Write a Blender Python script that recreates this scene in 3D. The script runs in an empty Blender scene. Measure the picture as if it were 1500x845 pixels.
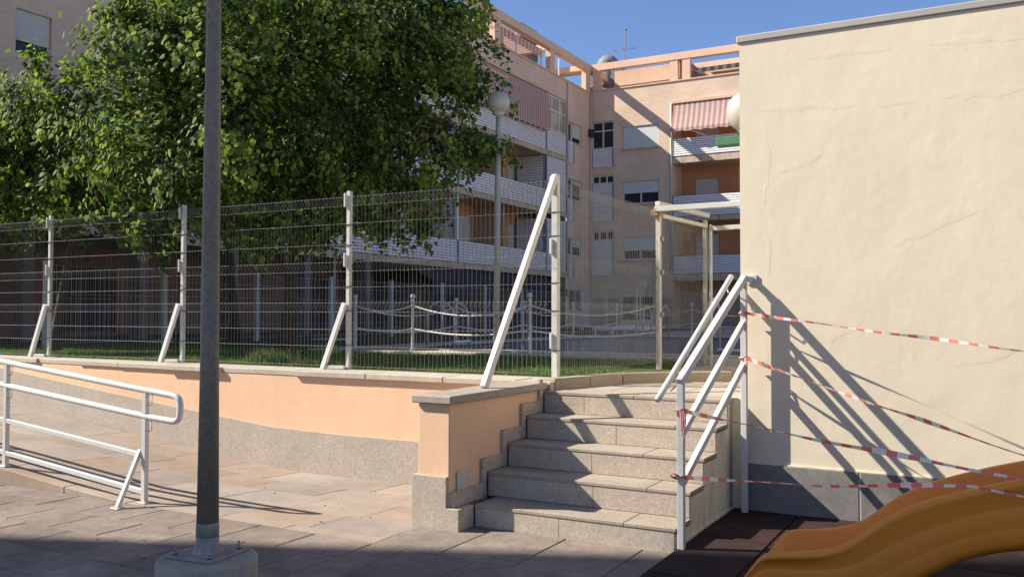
import bpy, bmesh, math, random
import numpy as np
from mathutils import Vector, Matrix
random.seed(7); RNG = np.random.default_rng(11)
scene = bpy.context.scene
COL = scene.collection
PI = math.pi

# ------------------------------------------------------------------ camera
cam_d = bpy.data.cameras.new('camera'); cam = bpy.data.objects.new('camera', cam_d); COL.objects.link(cam)
scene.camera = cam
cam_d.sensor_width = 36; cam_d.sensor_fit = 'HORIZONTAL'; cam_d.lens = 36 * 1300.15 / 1500
cam_d.clip_start = .05; cam_d.clip_end = 2000
def set_cam(yaw, pit, roll, loc):
    th, p, r = map(math.radians, (yaw, pit, roll))
    fw = Vector((-math.sin(th), math.cos(th), 0)); rt = Vector((math.cos(th), math.sin(th), 0)); up = Vector((0, 0, 1))
    F = fw * math.cos(p) + up * math.sin(p); U = up * math.cos(p) - fw * math.sin(p)
    R = rt * math.cos(r) + U * math.sin(r); U2 = U * math.cos(r) - rt * math.sin(r)
    m = Matrix((R, U2, -F)).transposed().to_4x4(); m.translation = loc
    cam.matrix_world = m
set_cam(28.9565, 1.6445, .1303, (0, 0, 1.55))

# ------------------------------------------------------------------ light
SUN = Vector((2.34, 1.0, -1.96)).normalized()          # direction the light travels
elev = math.asin(-SUN.z); azim = math.atan2(-SUN.x, -SUN.y)
world = bpy.data.worlds.new('World'); scene.world = world; world.use_nodes = True
nt = world.node_tree; bg = nt.nodes['Background']
sky = nt.nodes.new('ShaderNodeTexSky'); sky.sky_type = 'NISHITA'; sky.sun_disc = False
sky.sun_elevation = elev; sky.sun_rotation = azim % (2 * PI)
sky.air_density = 1.0; sky.dust_density = .25; sky.ozone_density = 4.5; sky.altitude = 300
tint = nt.nodes.new('ShaderNodeMix'); tint.data_type = 'RGBA'; tint.blend_type = 'MULTIPLY'; tint.inputs[0].default_value = 1; tint.inputs[7].default_value = (1.0, .98, 1.08, 1)
nt.links.new(sky.outputs[0], tint.inputs[6]); nt.links.new(tint.outputs[2], bg.inputs[0]); bg.inputs[1].default_value = .080
sun_d = bpy.data.lights.new('sun', 'SUN'); sun_o = bpy.data.objects.new('sun', sun_d); COL.objects.link(sun_o)
sun_d.energy = 5.0; sun_d.angle = math.radians(.53); sun_d.color = (1, .94, .84)
sun_o.rotation_euler = SUN.to_track_quat('-Z', 'Y').to_euler(); sun_o.location = (-20, -10, 25)
scene.view_settings.view_transform = 'Standard'; scene.view_settings.look = 'None'
scene.view_settings.gamma = 1; scene.view_settings.exposure = .90

# ------------------------------------------------------------------ materials
GAIN = {k: .84 for k in ('granite', 'granite_tread', 'granite_band', 'coping_stone', 'terrace_concrete', 'cream_stucco', 'cream_cheek', 'white_paint', 'parapet_stone', 'terrace_paving', 'pool_coping')}
GAIN.update(white_paint=.74, apricot_paint=.92, tan_flagstone=.74, grey_paver=.88)
def mk(name, col, rough=.8, var=None, var2=None, spk=None, bump=None, bump2=None, metal=0, spec=.3, hue=None, trans=None, streak=None, rand=0):
    g_ = GAIN.get(name, 1); col = tuple(c * g_ for c in col)
    if hue: hue = (hue[0], tuple(c * g_ for c in hue[1]), hue[2])
    if streak: streak = (streak[0], tuple(c * g_ for c in streak[1]), *streak[2:])
    m = bpy.data.materials.new(name); m.use_nodes = True
    n = m.node_tree.nodes; L = m.node_tree.links; b = n['Principled BSDF']
    b.inputs['Roughness'].default_value = rough; b.inputs['Metallic'].default_value = metal
    b.inputs['Specular IOR Level'].default_value = spec
    tc = n.new('ShaderNodeTexCoord'); co = tc.outputs['Object']
    rgb = n.new('ShaderNodeRGB'); rgb.outputs[0].default_value = (*col, 1); cur = rgb.outputs[0]
    def noise(sc, det=4, ro=.6, vec=None, dist=0):
        t = n.new('ShaderNodeTexNoise'); t.inputs['Scale'].default_value = sc; t.inputs['Detail'].default_value = det
        t.inputs['Roughness'].default_value = ro; t.inputs['Distortion'].default_value = dist
        L.new(vec or co, t.inputs['Vector']); return t.outputs['Fac']
    def ramp(f, a, b_, lo, hi):
        r = n.new('ShaderNodeMapRange'); r.inputs[1].default_value = a; r.inputs[2].default_value = b_
        r.inputs[3].default_value = lo; r.inputs[4].default_value = hi; L.new(f, r.inputs[0]); return r.outputs[0]
    def mul(c, f):
        x = n.new('ShaderNodeMix'); x.data_type = 'RGBA'; x.blend_type = 'MULTIPLY'; x.inputs[0].default_value = 1
        L.new(c, x.inputs[6]); L.new(f, x.inputs[7]); return x.outputs[2]
    def mixc(c, col2, f):
        x = n.new('ShaderNodeMix'); x.data_type = 'RGBA'; L.new(f, x.inputs[0]); L.new(c, x.inputs[6]); x.inputs[7].default_value = (*col2, 1); return x.outputs[2]
    if hue: cur = mixc(cur, hue[1], ramp(noise(hue[0], 3), .38, .68, 0, hue[2]))
    for v in (var, var2):
        if v: cur = mul(cur, ramp(noise(v[0], 5, .62, dist=.3), .28, .72, 1 - v[1], 1 + v[1] * .6))
    if spk:
        for sc, amt in spk:
            w = n.new('ShaderNodeTexVoronoi'); w.inputs['Scale'].default_value = sc; L.new(co, w.inputs['Vector'])
            s = n.new('ShaderNodeSeparateColor'); L.new(w.outputs['Color'], s.inputs[0])
            cur = mul(cur, ramp(s.outputs[0], 0, 1, 1 - amt, 1 + amt * .75))
    if streak:
        mp = n.new('ShaderNodeMapping'); mp.inputs['Scale'].default_value = streak[3]; L.new(co, mp.inputs[0])
        cur = mixc(cur, streak[1], ramp(noise(streak[0], 4, .65, mp.outputs[0]), .5, .75, 0, streak[2]))
    if rand:
        oi = n.new('ShaderNodeObjectInfo'); cur = mul(cur, ramp(oi.outputs['Random'], 0, 1, 1 - rand, 1 + rand * .7))
    L.new(cur, b.inputs['Base Color'])
    h = None
    for bp in (bump, bump2):
        if bp:
            bn = n.new('ShaderNodeBump'); bn.inputs['Strength'].default_value = bp[1]; bn.inputs['Distance'].default_value = bp[2]
            vec = None
            if len(bp) > 3:
                mp = n.new('ShaderNodeMapping'); mp.inputs['Scale'].default_value = bp[3]; L.new(co, mp.inputs[0]); vec = mp.outputs[0]
            L.new(noise(bp[0], 5, .55, vec), bn.inputs['Height'])
            if h: L.new(h, bn.inputs['Normal'])
            h = bn.outputs[0]
    if h: L.new(h, b.inputs['Normal'])
    if trans:
        tr = n.new('ShaderNodeBsdfTranslucent'); tr.inputs[0].default_value = (*trans[0], 1)
        ms = n.new('ShaderNodeMixShader'); ms.inputs[0].default_value = trans[1]
        L.new(b.outputs[0], ms.inputs[1]); L.new(tr.outputs[0], ms.inputs[2]); L.new(ms.outputs[0], n['Material Output'].inputs[0])
    return m

def mk_brick(name, c1, c2, mortar, bw=.25, bh=.075, axis='Y'):
    m = bpy.data.materials.new(name); m.use_nodes = True
    n = m.node_tree.nodes; L = m.node_tree.links; b = n['Principled BSDF']; b.inputs['Roughness'].default_value = .85
    b.inputs['Specular IOR Level'].default_value = .2
    tc = n.new('ShaderNodeTexCoord'); sp = n.new('ShaderNodeSeparateXYZ'); L.new(tc.outputs['Object'], sp.inputs[0])
    ad = n.new('ShaderNodeMath'); ad.operation = 'ADD'; L.new(sp.outputs[0], ad.inputs[0]); L.new(sp.outputs[1], ad.inputs[1])
    cb = n.new('ShaderNodeCombineXYZ'); L.new(ad.outputs[0], cb.inputs[0]); L.new(sp.outputs[2], cb.inputs[1])
    br = n.new('ShaderNodeTexBrick'); L.new(cb.outputs[0], br.inputs['Vector'])
    br.inputs['Scale'].default_value = 1; br.inputs['Brick Width'].default_value = bw; br.inputs['Row Height'].default_value = bh
    br.inputs['Mortar Size'].default_value = .011; br.inputs['Color1'].default_value = (*c1, 1); br.inputs['Color2'].default_value = (*c2, 1); br.inputs['Mortar'].default_value = (*mortar, 1)
    ns = n.new('ShaderNodeTexNoise'); ns.inputs['Scale'].default_value = .6; ns.inputs['Detail'].default_value = 5; L.new(tc.outputs['Object'], ns.inputs['Vector'])
    mr = n.new('ShaderNodeMapRange'); mr.inputs[1].default_value = .3; mr.inputs[2].default_value = .7; mr.inputs[3].default_value = .86; mr.inputs[4].default_value = 1.1; L.new(ns.outputs[0], mr.inputs[0])
    mx = n.new('ShaderNodeMix'); mx.data_type = 'RGBA'; mx.blend_type = 'MULTIPLY'; mx.inputs[0].default_value = 1
    L.new(br.outputs[0], mx.inputs[6]); L.new(mr.outputs[0], mx.inputs[7]); L.new(mx.outputs[2], b.inputs['Base Color'])
    return m

M = {}
M['granite'] = mk('granite', (.54, .445, .345), .85, (1.2, .12), (9, .08), [(170, .22), (60, .09)], (160, .3, .003), rand=.05)
M['granite_tread'] = mk('granite_tread', (.44, .36, .275), .85, (1.6, .15), (9, .10), [(170, .22)], (120, .2, .003), rand=.04)  # step granite in two tones: treads darkened, risers lightened, to offset the sun angle
M['granite_band'] = mk('granite_band', (.50, .425, .345), .9, (1.5, .10), None, [(120, .20), (55, .09)], (140, .3, .004))
M['coping'] = mk('coping_stone', (.42, .36, .29), .9, (1.8, .18), (14, .10), [(140, .12)], (40, .3, .006), rand=.05)
M['strip'] = mk('terrace_concrete', (.56, .48, .38), .9, (1.3, .16), (11, .12), [(150, .12)], (50, .25, .006))
M['paver'] = mk('grey_paver', (.255, .205, .165), .88, (1.3, .28), (7, .24), [(140, .16)], (16, .6, .012), (80, .35, .004), hue=(1.7, (.33, .255, .195), .7), rand=.14)
M['flag_b'] = mk('tan_flagstone', (.48, .385, .285), .9, (.9, .16), (5, .14), [(130, .10)], (14, .4, .008), (80, .3, .003), hue=(1.4, (.40, .33, .27), .8), rand=.10)
M['flag_c'] = mk('tan_flagstone', (.455, .37, .295), .9, (.9, .16), (5, .14), [(130, .10)], (14, .4, .008), (80, .3, .003), hue=(1.2, (.36, .31, .27), .8), rand=.12)
M['flag'] = mk('tan_flagstone', (.45, .355, .275), .9, (.9, .15), (5, .12), [(130, .07)], (14, .35, .008), (80, .2, .003), hue=(1.1, (.42, .30, .20), .8), rand=.08)
M['joint'] = mk('sand_joint', (.34, .27, .21), .95, (5, .2), None, [(200, .2)])
M['joint_dark'] = mk('dark_joint', (.13, .11, .095), .95, (5, .2))
M['orange'] = mk('apricot_paint', (.80, .505, .31), .85, (.9, .06), (7, .05), None, (9, .25, .012), (70, .2, .003), hue=(.8, (.80, .53, .34), .5), streak=(1.6, (.66, .43, .28), .35, (4, 4, .45)))
M['cream'] = mk('cream_stucco', (.845, .73, .53), .88, (.55, .04), (3, .03), None, (.9, .35, .05), (5, .22, .012, (1, 1, .45)), hue=(.5, (.82, .70, .52), .5), streak=(1.2, (.74, .63, .45), .3, (2.5, 2.5, .5)))
M['cream2'] = mk('cream_cheek', (.98, .84, .60), .88, (1.2, .10), (6, .08), None, (4, .3, .012), streak=(1.8, (.42, .34, .25), .5, (5, 5, 1.2)))
M['plinth'] = mk('slate_plinth', (.225, .205, .185), .8, (1.6, .25), (12, .2), [(120, .12)], (30, .25, .004), rand=.1)
M['parapet'] = mk('parapet_stone', (.48, .43, .38), .8, (2, .1))
M['white'] = mk('white_paint', (.78, .75, .69), .45, (3, .05), (25, .05), None, (60, .1, .002), spec=.5, streak=(3, (.55, .49, .40), .3, (6, 6, 2)))
M['white2'] = mk('lighter_white_paint', (.84, .82, .77), .5, (3, .05), (25, .05), None, (60, .1, .002), spec=.4, streak=(4, (.60, .55, .46), .3, (6, 6, 2)))  # lighter tone of the white paint, used on the short struts
M['fpost'] = mk('aged_white_paint', (.56, .545, .49), .5, (3, .12), (20, .10), None, (50, .15, .002), spec=.4, streak=(5, (.36, .30, .23), .5, (5, 5, 2)))
M['gatep'] = mk('gate_paint', (.46, .46, .38), .55, (3, .1), (20, .08), None, (50, .1, .002), streak=(4, (.30, .22, .15), .5, (6, 6, 2)))
M['wire'] = mk('galvanised_wire', (.18, .175, .16), .6, None, None, None, None, metal=.3, spec=.5)
M['galv'] = mk('grey_steel_paint', (.24, .20, .15), .55, (4, .2), (30, .25), [(220, .25)], (60, .2, .002), spec=.35)
M['galv2'] = mk('weathered_steel', (.33, .30, .26), .65, (8, .3), (40, .2), None, (60, .3, .003), metal=.15)
M['bolt'] = mk('bolt_steel', (.28, .27, .25), .45, None, metal=.8)
M['drum'] = mk('concrete_drum', (.42, .345, .26), .95, (3, .2), (15, .15), [(150, .12)], (30, .4, .006), streak=(2, (.24, .21, .18), .5, (6, 6, 1)))
M['rubber'] = mk('rubber_granules', (.036, .025, .023), .95, (2.5, .25), (14, .2), [(260, .55)], (260, .7, .006), hue=(1.3, (.046, .026, .024), .9), rand=.25, spec=.15)
M['rubber_b'] = mk('rubber_maroon', (.056, .028, .026), .95, (2.5, .2), (14, .2), [(260, .5)], (260, .7, .006), rand=.15, spec=.15)
M['slide'] = mk('yellow_plastic', (.88, .275, .030), .5, (1.4, .07), (12, .05), None, (5, .06, .01), (140, .06, .002), spec=.3, hue=(1.2, (.84, .265, .034), .6), streak=(2, (.66, .21, .035), .3, (1, 3, 3)))
M['red'] = mk('red_tape', (.80, .26, .21), .45, (9, .1), spec=.4, trans=((.66, .12, .09), .3))
M['tapew'] = mk('white_tape', (.80, .76, .72), .45, (9, .06), spec=.4, trans=((.8, .76, .72), .3))
M['pinkt'] = mk('faded_tape', (.70, .30, .27), .5, (20, .2))
M['globe'] = mk('opal_globe', (.62, .58, .50), .3, (3, .05), None, spec=.5, trans=((.8, .76, .66), .25))
M['green'] = mk('green_paint', (.07, .17, .095), .5, (5, .1))
M['cover'] = mk('cover_plate', (.52, .47, .40), .6, (6, .08))
M['bark'] = mk('bark', (.085, .062, .045), .95, (6, .35), (25, .3), None, (22, .9, .02, (1, 1, .3)))
M['leaf_a'] = mk('leaf_green', (.105, .165, .030), .7, None, None, None, None, spec=.15, trans=((.26, .38, .05), .26))
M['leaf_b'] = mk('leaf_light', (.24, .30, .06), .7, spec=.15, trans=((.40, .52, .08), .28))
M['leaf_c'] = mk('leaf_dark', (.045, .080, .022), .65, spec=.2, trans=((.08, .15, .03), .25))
M['leaf_d'] = mk('leaf_brown', (.17, .09, .04), .7, trans=((.25, .12, .05), .25))
M['grass_a'] = mk('grass_blade', (.080, .150, .030), .6, trans=((.16, .28, .05), .3))
M['grass_b'] = mk('grass_dry', (.20, .22, .065), .7, trans=((.28, .30, .10), .3))
M['soil'] = mk('lawn_soil', (.075, .095, .032), .95, (2, .3), (30, .3), [(90, .3)], (60, .6, .02))
M['ground'] = mk('dry_ground', (.30, .26, .21), .95, (.3, .15), (4, .15))
M['terrace'] = mk('terrace_paving', (.46, .40, .32), .9, (.8, .15), (8, .12), [(120, .1)], (30, .3, .005))
M['water'] = mk('pool_water', (.10, .17, .27), .08, (2, .15), None, None, (5, .25, .02), (22, .15, .006), spec=.5)
M['pooltile'] = mk('pool_coping', (.62, .54, .44), .85, (1.5, .1), (12, .08), None, (40, .2, .004), rand=.05)
M['rope'] = mk('white_rope', (.74, .70, .63), .7, (30, .15))
M['brick'] = mk_brick('pinkish_brick', (.74, .525, .37), (.65, .45, .31), (.76, .62, .48))
M['brick2'] = mk_brick('warm_brick', (.80, .55, .40), (.71, .48, .335), (.74, .58, .45))
M['band'] = mk('peach_render', (.72, .50, .36), .9, (.8, .1), (5, .06))
M['beam'] = mk('peach_beam', (.78, .52, .36), .9, (.7, .08), (5, .06))
M['terra'] = mk('terracotta_render', (.62, .275, .14), .9, (.7, .12), (4, .08))
M['terra2'] = mk('brown_render', (.46, .275, .185), .9, (.7, .15), (4, .1))
M['slabc'] = mk('stained_slab', (.60, .47, .35), .9, (1.2, .12), (8, .1), None, None, streak=(2.2, (.09, .07, .055), .95, (3, 3, .35)))
M['slat'] = mk('white_slat', (.80, .77, .77), .5, (1, .05), rand=.04)
M['slatback'] = mk('grey_backing', (.23, .22, .23), .8)
M['frame'] = mk('white_frame', (.68, .67, .66), .5)
M['blind'] = mk('beige_blind', (.60, .56, .48), .7, (1.2, .04))
M['blindw'] = mk('white_blind', (.60, .62, .60), .7, (1.2, .04))
M['glass'] = mk('window_glass', (.03, .034, .04), .16, spec=.3)
M['curtain'] = mk('curtain_pane', (.36, .32, .22), .12, (1, .1), spec=.8)
M['awr'] = mk('pink_awning', (.58, .29, .25), .85, (2, .08), trans=((.58, .29, .25), .3))
M['aww'] = mk('pale_awning', (.70, .58, .52), .85, (2, .05), trans=((.7, .58, .52), .3))
M['awd'] = mk('grey_awning', (.20, .19, .20), .85)
M['dark'] = mk('dark_recess', (.05, .045, .045), .9)
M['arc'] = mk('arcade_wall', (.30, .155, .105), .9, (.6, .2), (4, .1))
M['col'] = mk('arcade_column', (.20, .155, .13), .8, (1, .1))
M['acm'] = mk('air_unit', (.17, .17, .18), .6, None, None)
M['metal'] = mk('pale_metal', (.52, .51, .49), .4, None, metal=.5)
M['vent'] = mk('dull_zinc', (.22, .22, .22), .6)
M['ltgrey'] = mk('light_grey_paint', (.52, .52, .50), .55)
M['tartop'] = mk('roof_gravel', (.32, .29, .26), .95, (2, .15))
M['play'] = mk('play_post', (.10, .22, .12), .5)
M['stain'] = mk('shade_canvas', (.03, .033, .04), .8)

# ------------------------------------------------------------------ mesh helpers
class MB:
    def __init__(s): s.v = []; s.f = []; s.mi = []; s.cur = 0; s.smooth = set()
    def face(s, idx, sm=False):
        if sm: s.smooth.add(len(s.f))
        s.f.append(tuple(idx)); s.mi.append(s.cur)
    def quad(s, a, b, c, d):
        k = len(s.v); s.v += [tuple(a), tuple(b), tuple(c), tuple(d)]; s.face((k, k + 1, k + 2, k + 3)); return s
    def box(s, x0, x1, y0, y1, z0, z1):
        k = len(s.v)
        s.v += [(x0, y0, z0), (x1, y0, z0), (x1, y1, z0), (x0, y1, z0), (x0, y0, z1), (x1, y0, z1), (x1, y1, z1), (x0, y1, z1)]
        for q in ((0, 3, 2, 1), (4, 5, 6, 7), (0, 1, 5, 4), (1, 2, 6, 5), (2, 3, 7, 6), (3, 0, 4, 7)): s.face([k + i for i in q])
        return s
    def hexa(s, P):
        k = len(s.v); s.v += [tuple(p) for p in P]
        for q in ((0, 3, 2, 1), (4, 5, 6, 7), (0, 1, 5, 4), (1, 2, 6, 5), (2, 3, 7, 6), (3, 0, 4, 7)): s.face([k + i for i in q])
        return s
    def bar(s, p, q, w, h, up=(0, 0, 1)):
        p = Vector(p); q = Vector(q); d = (q - p).normalized(); u = Vector(up)
        if abs(d.dot(u)) > .98: u = Vector((0, 1, 0))
        a = d.cross(u).normalized() * (w / 2); b = a.cross(d).normalized() * (h / 2)
        return s.hexa([p - a - b, p + a - b, q + a - b, q - a - b, p - a + b, p + a + b, q + a + b, q - a + b])
    def tube(s, pts, r, n=10, caps=True):
        pts = [Vector(p) for p in pts]; rr = r if isinstance(r, (list, tuple)) else [r] * len(pts)
        base = len(s.v); prev = None
        for i, p in enumerate(pts):
            d = (pts[min(i + 1, len(pts) - 1)] - pts[max(i - 1, 0)]).normalized()
            if prev is None:
                u = Vector((0, 0, 1)) if abs(d.z) < .9 else Vector((1, 0, 0)); a = d.cross(u).normalized()
            else: a = (prev - d * prev.dot(d)).normalized()
            prev = a; b = d.cross(a)
            for k in range(n):
                t = 2 * PI * k / n; s.v.append(tuple(p + (a * math.cos(t) + b * math.sin(t)) * rr[i]))
        for i in range(len(pts) - 1):
            for k in range(n):
                s.face((base + i * n + k, base + i * n + (k + 1) % n, base + (i + 1) * n + (k + 1) % n, base + (i + 1) * n + k), n > 5)
        if caps:
            s.face([base + k for k in range(n)][::-1]); s.face([base + (len(pts) - 1) * n + k for k in range(n)])
        return s
    def lathe(s, c, prof, n=20):
        base = len(s.v)
        for r, z in prof:
            for k in range(n):
                t = 2 * PI * k / n; s.v.append((c[0] + r * math.cos(t), c[1] + r * math.sin(t), c[2] + z))
        for i in range(len(prof) - 1):
            for k in range(n):
                s.face((base + i * n + k, base + i * n + (k + 1) % n, base + (i + 1) * n + (k + 1) % n, base + (i + 1) * n + k), True)
        s.face([base + k for k in range(n)][::-1]); s.face([base + (len(prof) - 1) * n + k for k in range(n)])
        return s
    def prism(s, poly, axis, a0, a1):
        """poly of 2-D points; axis 'x' -> (y,z) extruded in x; 'z' -> (x,y) extruded in z; 'y' -> (x,z)"""
        def P(p, t): return {'x': (t, p[0], p[1]), 'y': (p[0], t, p[1]), 'z': (p[0], p[1], t)}[axis]
        k = len(s.v); n = len(poly); s.v += [P(p, a0) for p in poly] + [P(p, a1) for p in poly]
        s.face([k + i for i in range(n)][::-1]); s.face([k + n + i for i in range(n)])
        for i in range(n): s.face((k + i, k + (i + 1) % n, k + n + (i + 1) % n, k + n + i))
        return s
    def mesh(s, name, mats, off=(0, 0, 0), bevel=0, fixn=True):
        me = bpy.data.meshes.new(name)
        v = np.array(s.v, dtype=float) - np.array(off, dtype=float)
        me.from_pydata(v.tolist(), [], s.f)
        for m in (mats if isinstance(mats, (list, tuple)) else [mats]): me.materials.append(m)
        if any(s.mi): me.polygons.foreach_set('material_index', s.mi)
        if s.smooth:
            fl = [i in s.smooth for i in range(len(s.f))]; me.polygons.foreach_set('use_smooth', fl)
        if fixn or bevel:
            bm = bmesh.new(); bm.from_mesh(me)
            bmesh.ops.recalc_face_normals(bm, faces=bm.faces[:])
            if bevel:
                ed = [e for e in bm.edges if len(e.link_faces) == 2 and e.calc_face_angle(0) > .6]
                bmesh.ops.bevel(bm, geom=ed, offset=bevel, segments=1, affect='EDGES', profile=.5)
            bm.to_mesh(me); bm.free()
        me.update(); return me

def tag(o, label=None, cat=None, group=None, kind=None):
    for k, v in (('label', label), ('category', cat), ('group', group), ('kind', kind)):
        if v: o[k] = v
    return o
def root_loc(o):
    p = Vector((0, 0, 0))
    while o is not None: p += o.location; o = o.parent
    return p
def thing(name, label, cat, loc=(0, 0, 0), group=None):
    o = bpy.data.objects.new(name, None); COL.objects.link(o); o.location = loc; o.empty_display_size = .2
    return tag(o, label, cat, group)
def part(name, mb, mat, parent=None, bevel=0, label=None, kind=None, fixn=True):
    off = root_loc(parent) if parent else (0, 0, 0)
    me = mb if isinstance(mb, bpy.types.Mesh) else mb.mesh(name, mat, off, bevel, fixn)
    o = bpy.data.objects.new(name, me); COL.objects.link(o)
    if parent: o.parent = parent
    return tag(o, label, None, None, kind)
def struct(name, mb, mat, bevel=0): return part(name, mb, mat, None, bevel, kind='structure')
def copy_tree(src, parent=None):
    c = src.copy(); COL.objects.link(c)
    if parent: c.parent = parent
    for ch in list(src.children): copy_tree(ch, c)
    return c
def grid_surface(xs, ys, zf):
    mb = MB(); n = len(ys)
    for x in xs:
        for y in ys: mb.v.append((x, y, zf(x, y)))
    for i in range(len(xs) - 1):
        for j in range(n - 1): mb.face((i * n + j, (i + 1) * n + j, (i + 1) * n + j + 1, i * n + j + 1))
    return mb

# ================================================================== SETTING
def zramp(x, y):
    base = -.042 * max(0, min(1.9, y - 4.95)) * max(0, min(1, (-3.4 - x) / 1.2))
    t = -6.2 - x
    r = 0 if t < 0 else (.088 * t * t / .6 / 2 if t < .6 else .088 * (t - .3))
    return base + r
def yw(x): return 7.0 + .012 * max(0, -x - 7) ** 1.7

struct('ground', MB().quad((-300, -300, -.3), (300, -300, -.3), (300, 300, -.3), (-300, 300, -.3)), M['ground'])
# foreground paving
pav = struct('plaza_pavement', MB().box(-16, -1.9, -4, 4.862, -.2, -.022).box(-3.745, -1.9, 4.864, 5.62, -.2, -.022).box(-1.897, 10, -4, 3.2, -.2, -.022), M['joint_dark'])
def slab(name, x0, x1, y0, y1, zt, th, mat, parent, g=.004, zf=None, bev=.005, jit=.0016, kind=None):
    x0 += g; x1 -= g; y0 += g; y1 -= g
    dz = [random.uniform(-jit, jit) for _ in range(2)]
    f = zf or (lambda x, y: zt)
    P = [(x, y, f(x, y) - th) for x, y in ((x0, y0), (x1, y0), (x1, y1), (x0, y1))] + [(x, y, f(x, y) + dz[0] + dz[1] * (i % 2)) for i, (x, y) in enumerate(((x0, y0), (x1, y0), (x1, y1), (x0, y1)))]
    return part(name, MB().hexa(P), mat, parent, bev)
# left field, running bond rows of .40 m, right field bigger slabs
for r in range(7):
    y1 = 4.862 - r * .40; y0 = y1 - .40; xo = (.26 if r % 2 else 0)
    x = -3.75
    for c in range(14 if r < 5 else 8):
        w = .52 if c or not xo else .26
        slab('paver', x - w, x, y0, y1, 0, .03, M['paver'], pav, .0025); x -= w
for r, (y0, y1) in enumerate(((4.80, 5.62), (3.98, 4.80), (3.16, 3.98), (2.34, 3.16))):
    xs = [-3.75, -3.22, -2.66, -2.10, -1.9] if r % 2 == 0 else [-3.75, -3.46, -2.92, -2.38, -1.9]
    for a, b in zip(xs, xs[1:]): slab('paver', a, b, y0, y1, 0, .03, M['paver'], pav, .0025)
# ramp
xs = np.linspace(-16, -3.75, 50); ys = np.linspace(4.866, 7.6, 8)
ramp = struct('ramp', grid_surface(xs, ys, lambda x, y: zramp(x, y) - .018), M['joint'])
rowy = [4.99, 5.46, 6.00, 6.47, 7.02]
for r in range(4):
    x = -3.752 - (0 if r % 2 == 0 else .0)
    first = True
    while x > -15.5:
        w = random.uniform(.55, .95) if not first else random.uniform(.35, .8)
        first = False
        slab('flagstone', x - w, x, rowy[r], rowy[r + 1], 0, .03, M[random.choice(('flag', 'flag_b', 'flag_c', 'flag_c'))], ramp, .0012, zramp, .003, .001); x -= w
x = -3.752
while x > -6.25:
    w = random.uniform(.6, .9); slab('flagstone', max(x - w, -6.3), x, 4.866, 4.99, 0, .03, M['flag'], ramp, .002, zramp, .003, .001); x -= w
x = -6.3
while x > -15:
    w = random.choice((.8, .9, 1.0))
    P = [(a, b, -.1) for a, b in ((x - w + .003, 4.866), (x - .003, 4.866), (x - .003, 4.988), (x - w + .003, 4.988))]
    P += [(a, b, zramp(a, b) + .002) for a, b, _ in P]
    part('kerb_stone', MB().hexa(P), M['flag'], ramp, .006); x -= w
# raised garden terrace
ter = struct('terrace', MB().box(-70, -3.50, 7.35, 75, -.25, .86).box(-3.497, -1.88, 6.90, 75, -.25, .862).box(-1.877, 40, 9.0, 75, -.25, .86), M['terrace'])
for j in range(9):
    y0 = 7.215 + j * .62; o = .3 if j % 2 else 0
    xs_ = [-3.42] + [v for v in np.arange(-3.42 + .42 + o, -1.9, .60)] + [-1.82]
    for a, b in zip(xs_, xs_[1:]): slab('terrace_slab', a, b, y0, y0 + .62, .886, .03, M['terrace'], ter, .003)
# rubber safety floor
rub = struct('rubber_floor', MB().box(-1.872, 7, 3.2, 7.0, -.2, .018), M['joint_dark'])
for i in range(10):
    for j in range(8):
        x0 = -1.872 + i * .5; y0 = 3.02 + j * .5
        if y0 + .5 > 7.03: y1 = 6.995
        else: y1 = y0 + .5
        slab('rubber_tile', x0, x0 + .5, max(3.2, y0), y1, .034, .03, M['rubber_b' if (i, j) in ((0, 6), (1, 7), (3, 7), (4, 3), (2, 4)) else 'rubber'], rub, .005, None, .005, .003)

# lawn and grass
lawn = MB().box(-60, -3.66, 7.50, 11.75, .5, .905).box(-60, -10.6, 11.752, 40, .5, .905)
struct('lawn', lawn, M['soil'])
def grass():
    n = 46000
    x = RNG.uniform(-15.5, -3.70, n); y = RNG.uniform(7.54, 11.72, n)
    # kerb corner on the right side
    h = RNG.uniform(.025, .06, n) * (1 + .5 * np.sin(x * 2.1) * np.sin(y * 2.7)); a = RNG.uniform(0, 2 * PI, n); w = RNG.uniform(.004, .008, n)
    lx, ly = RNG.normal(0, .018, n), RNG.normal(0, .018, n); z = np.full(n, .90)
    v = np.empty((n, 3, 3)); v[:, 0] = np.c_[x - w * np.cos(a), y - w * np.sin(a), z]; v[:, 1] = np.c_[x + w * np.cos(a), y + w * np.sin(a), z]; v[:, 2] = np.c_[x + lx, y + ly, z + h]
    me = bpy.data.meshes.new('lawn_grass'); me.from_pydata(v.reshape(-1, 3).tolist(), [], np.arange(n * 3).reshape(-1, 3).tolist())
    me.materials.append(M['grass_a']); me.materials.append(M['grass_b'])
    me.polygons.foreach_set('material_index', (RNG.random(n) < .16).astype(int)); me.update()
    o = bpy.data.objects.new('lawn_grass', me); COL.objects.link(o); tag(o, 'short green lawn grass behind the wire fence', 'grass', None, 'stuff')
grass()
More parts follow.
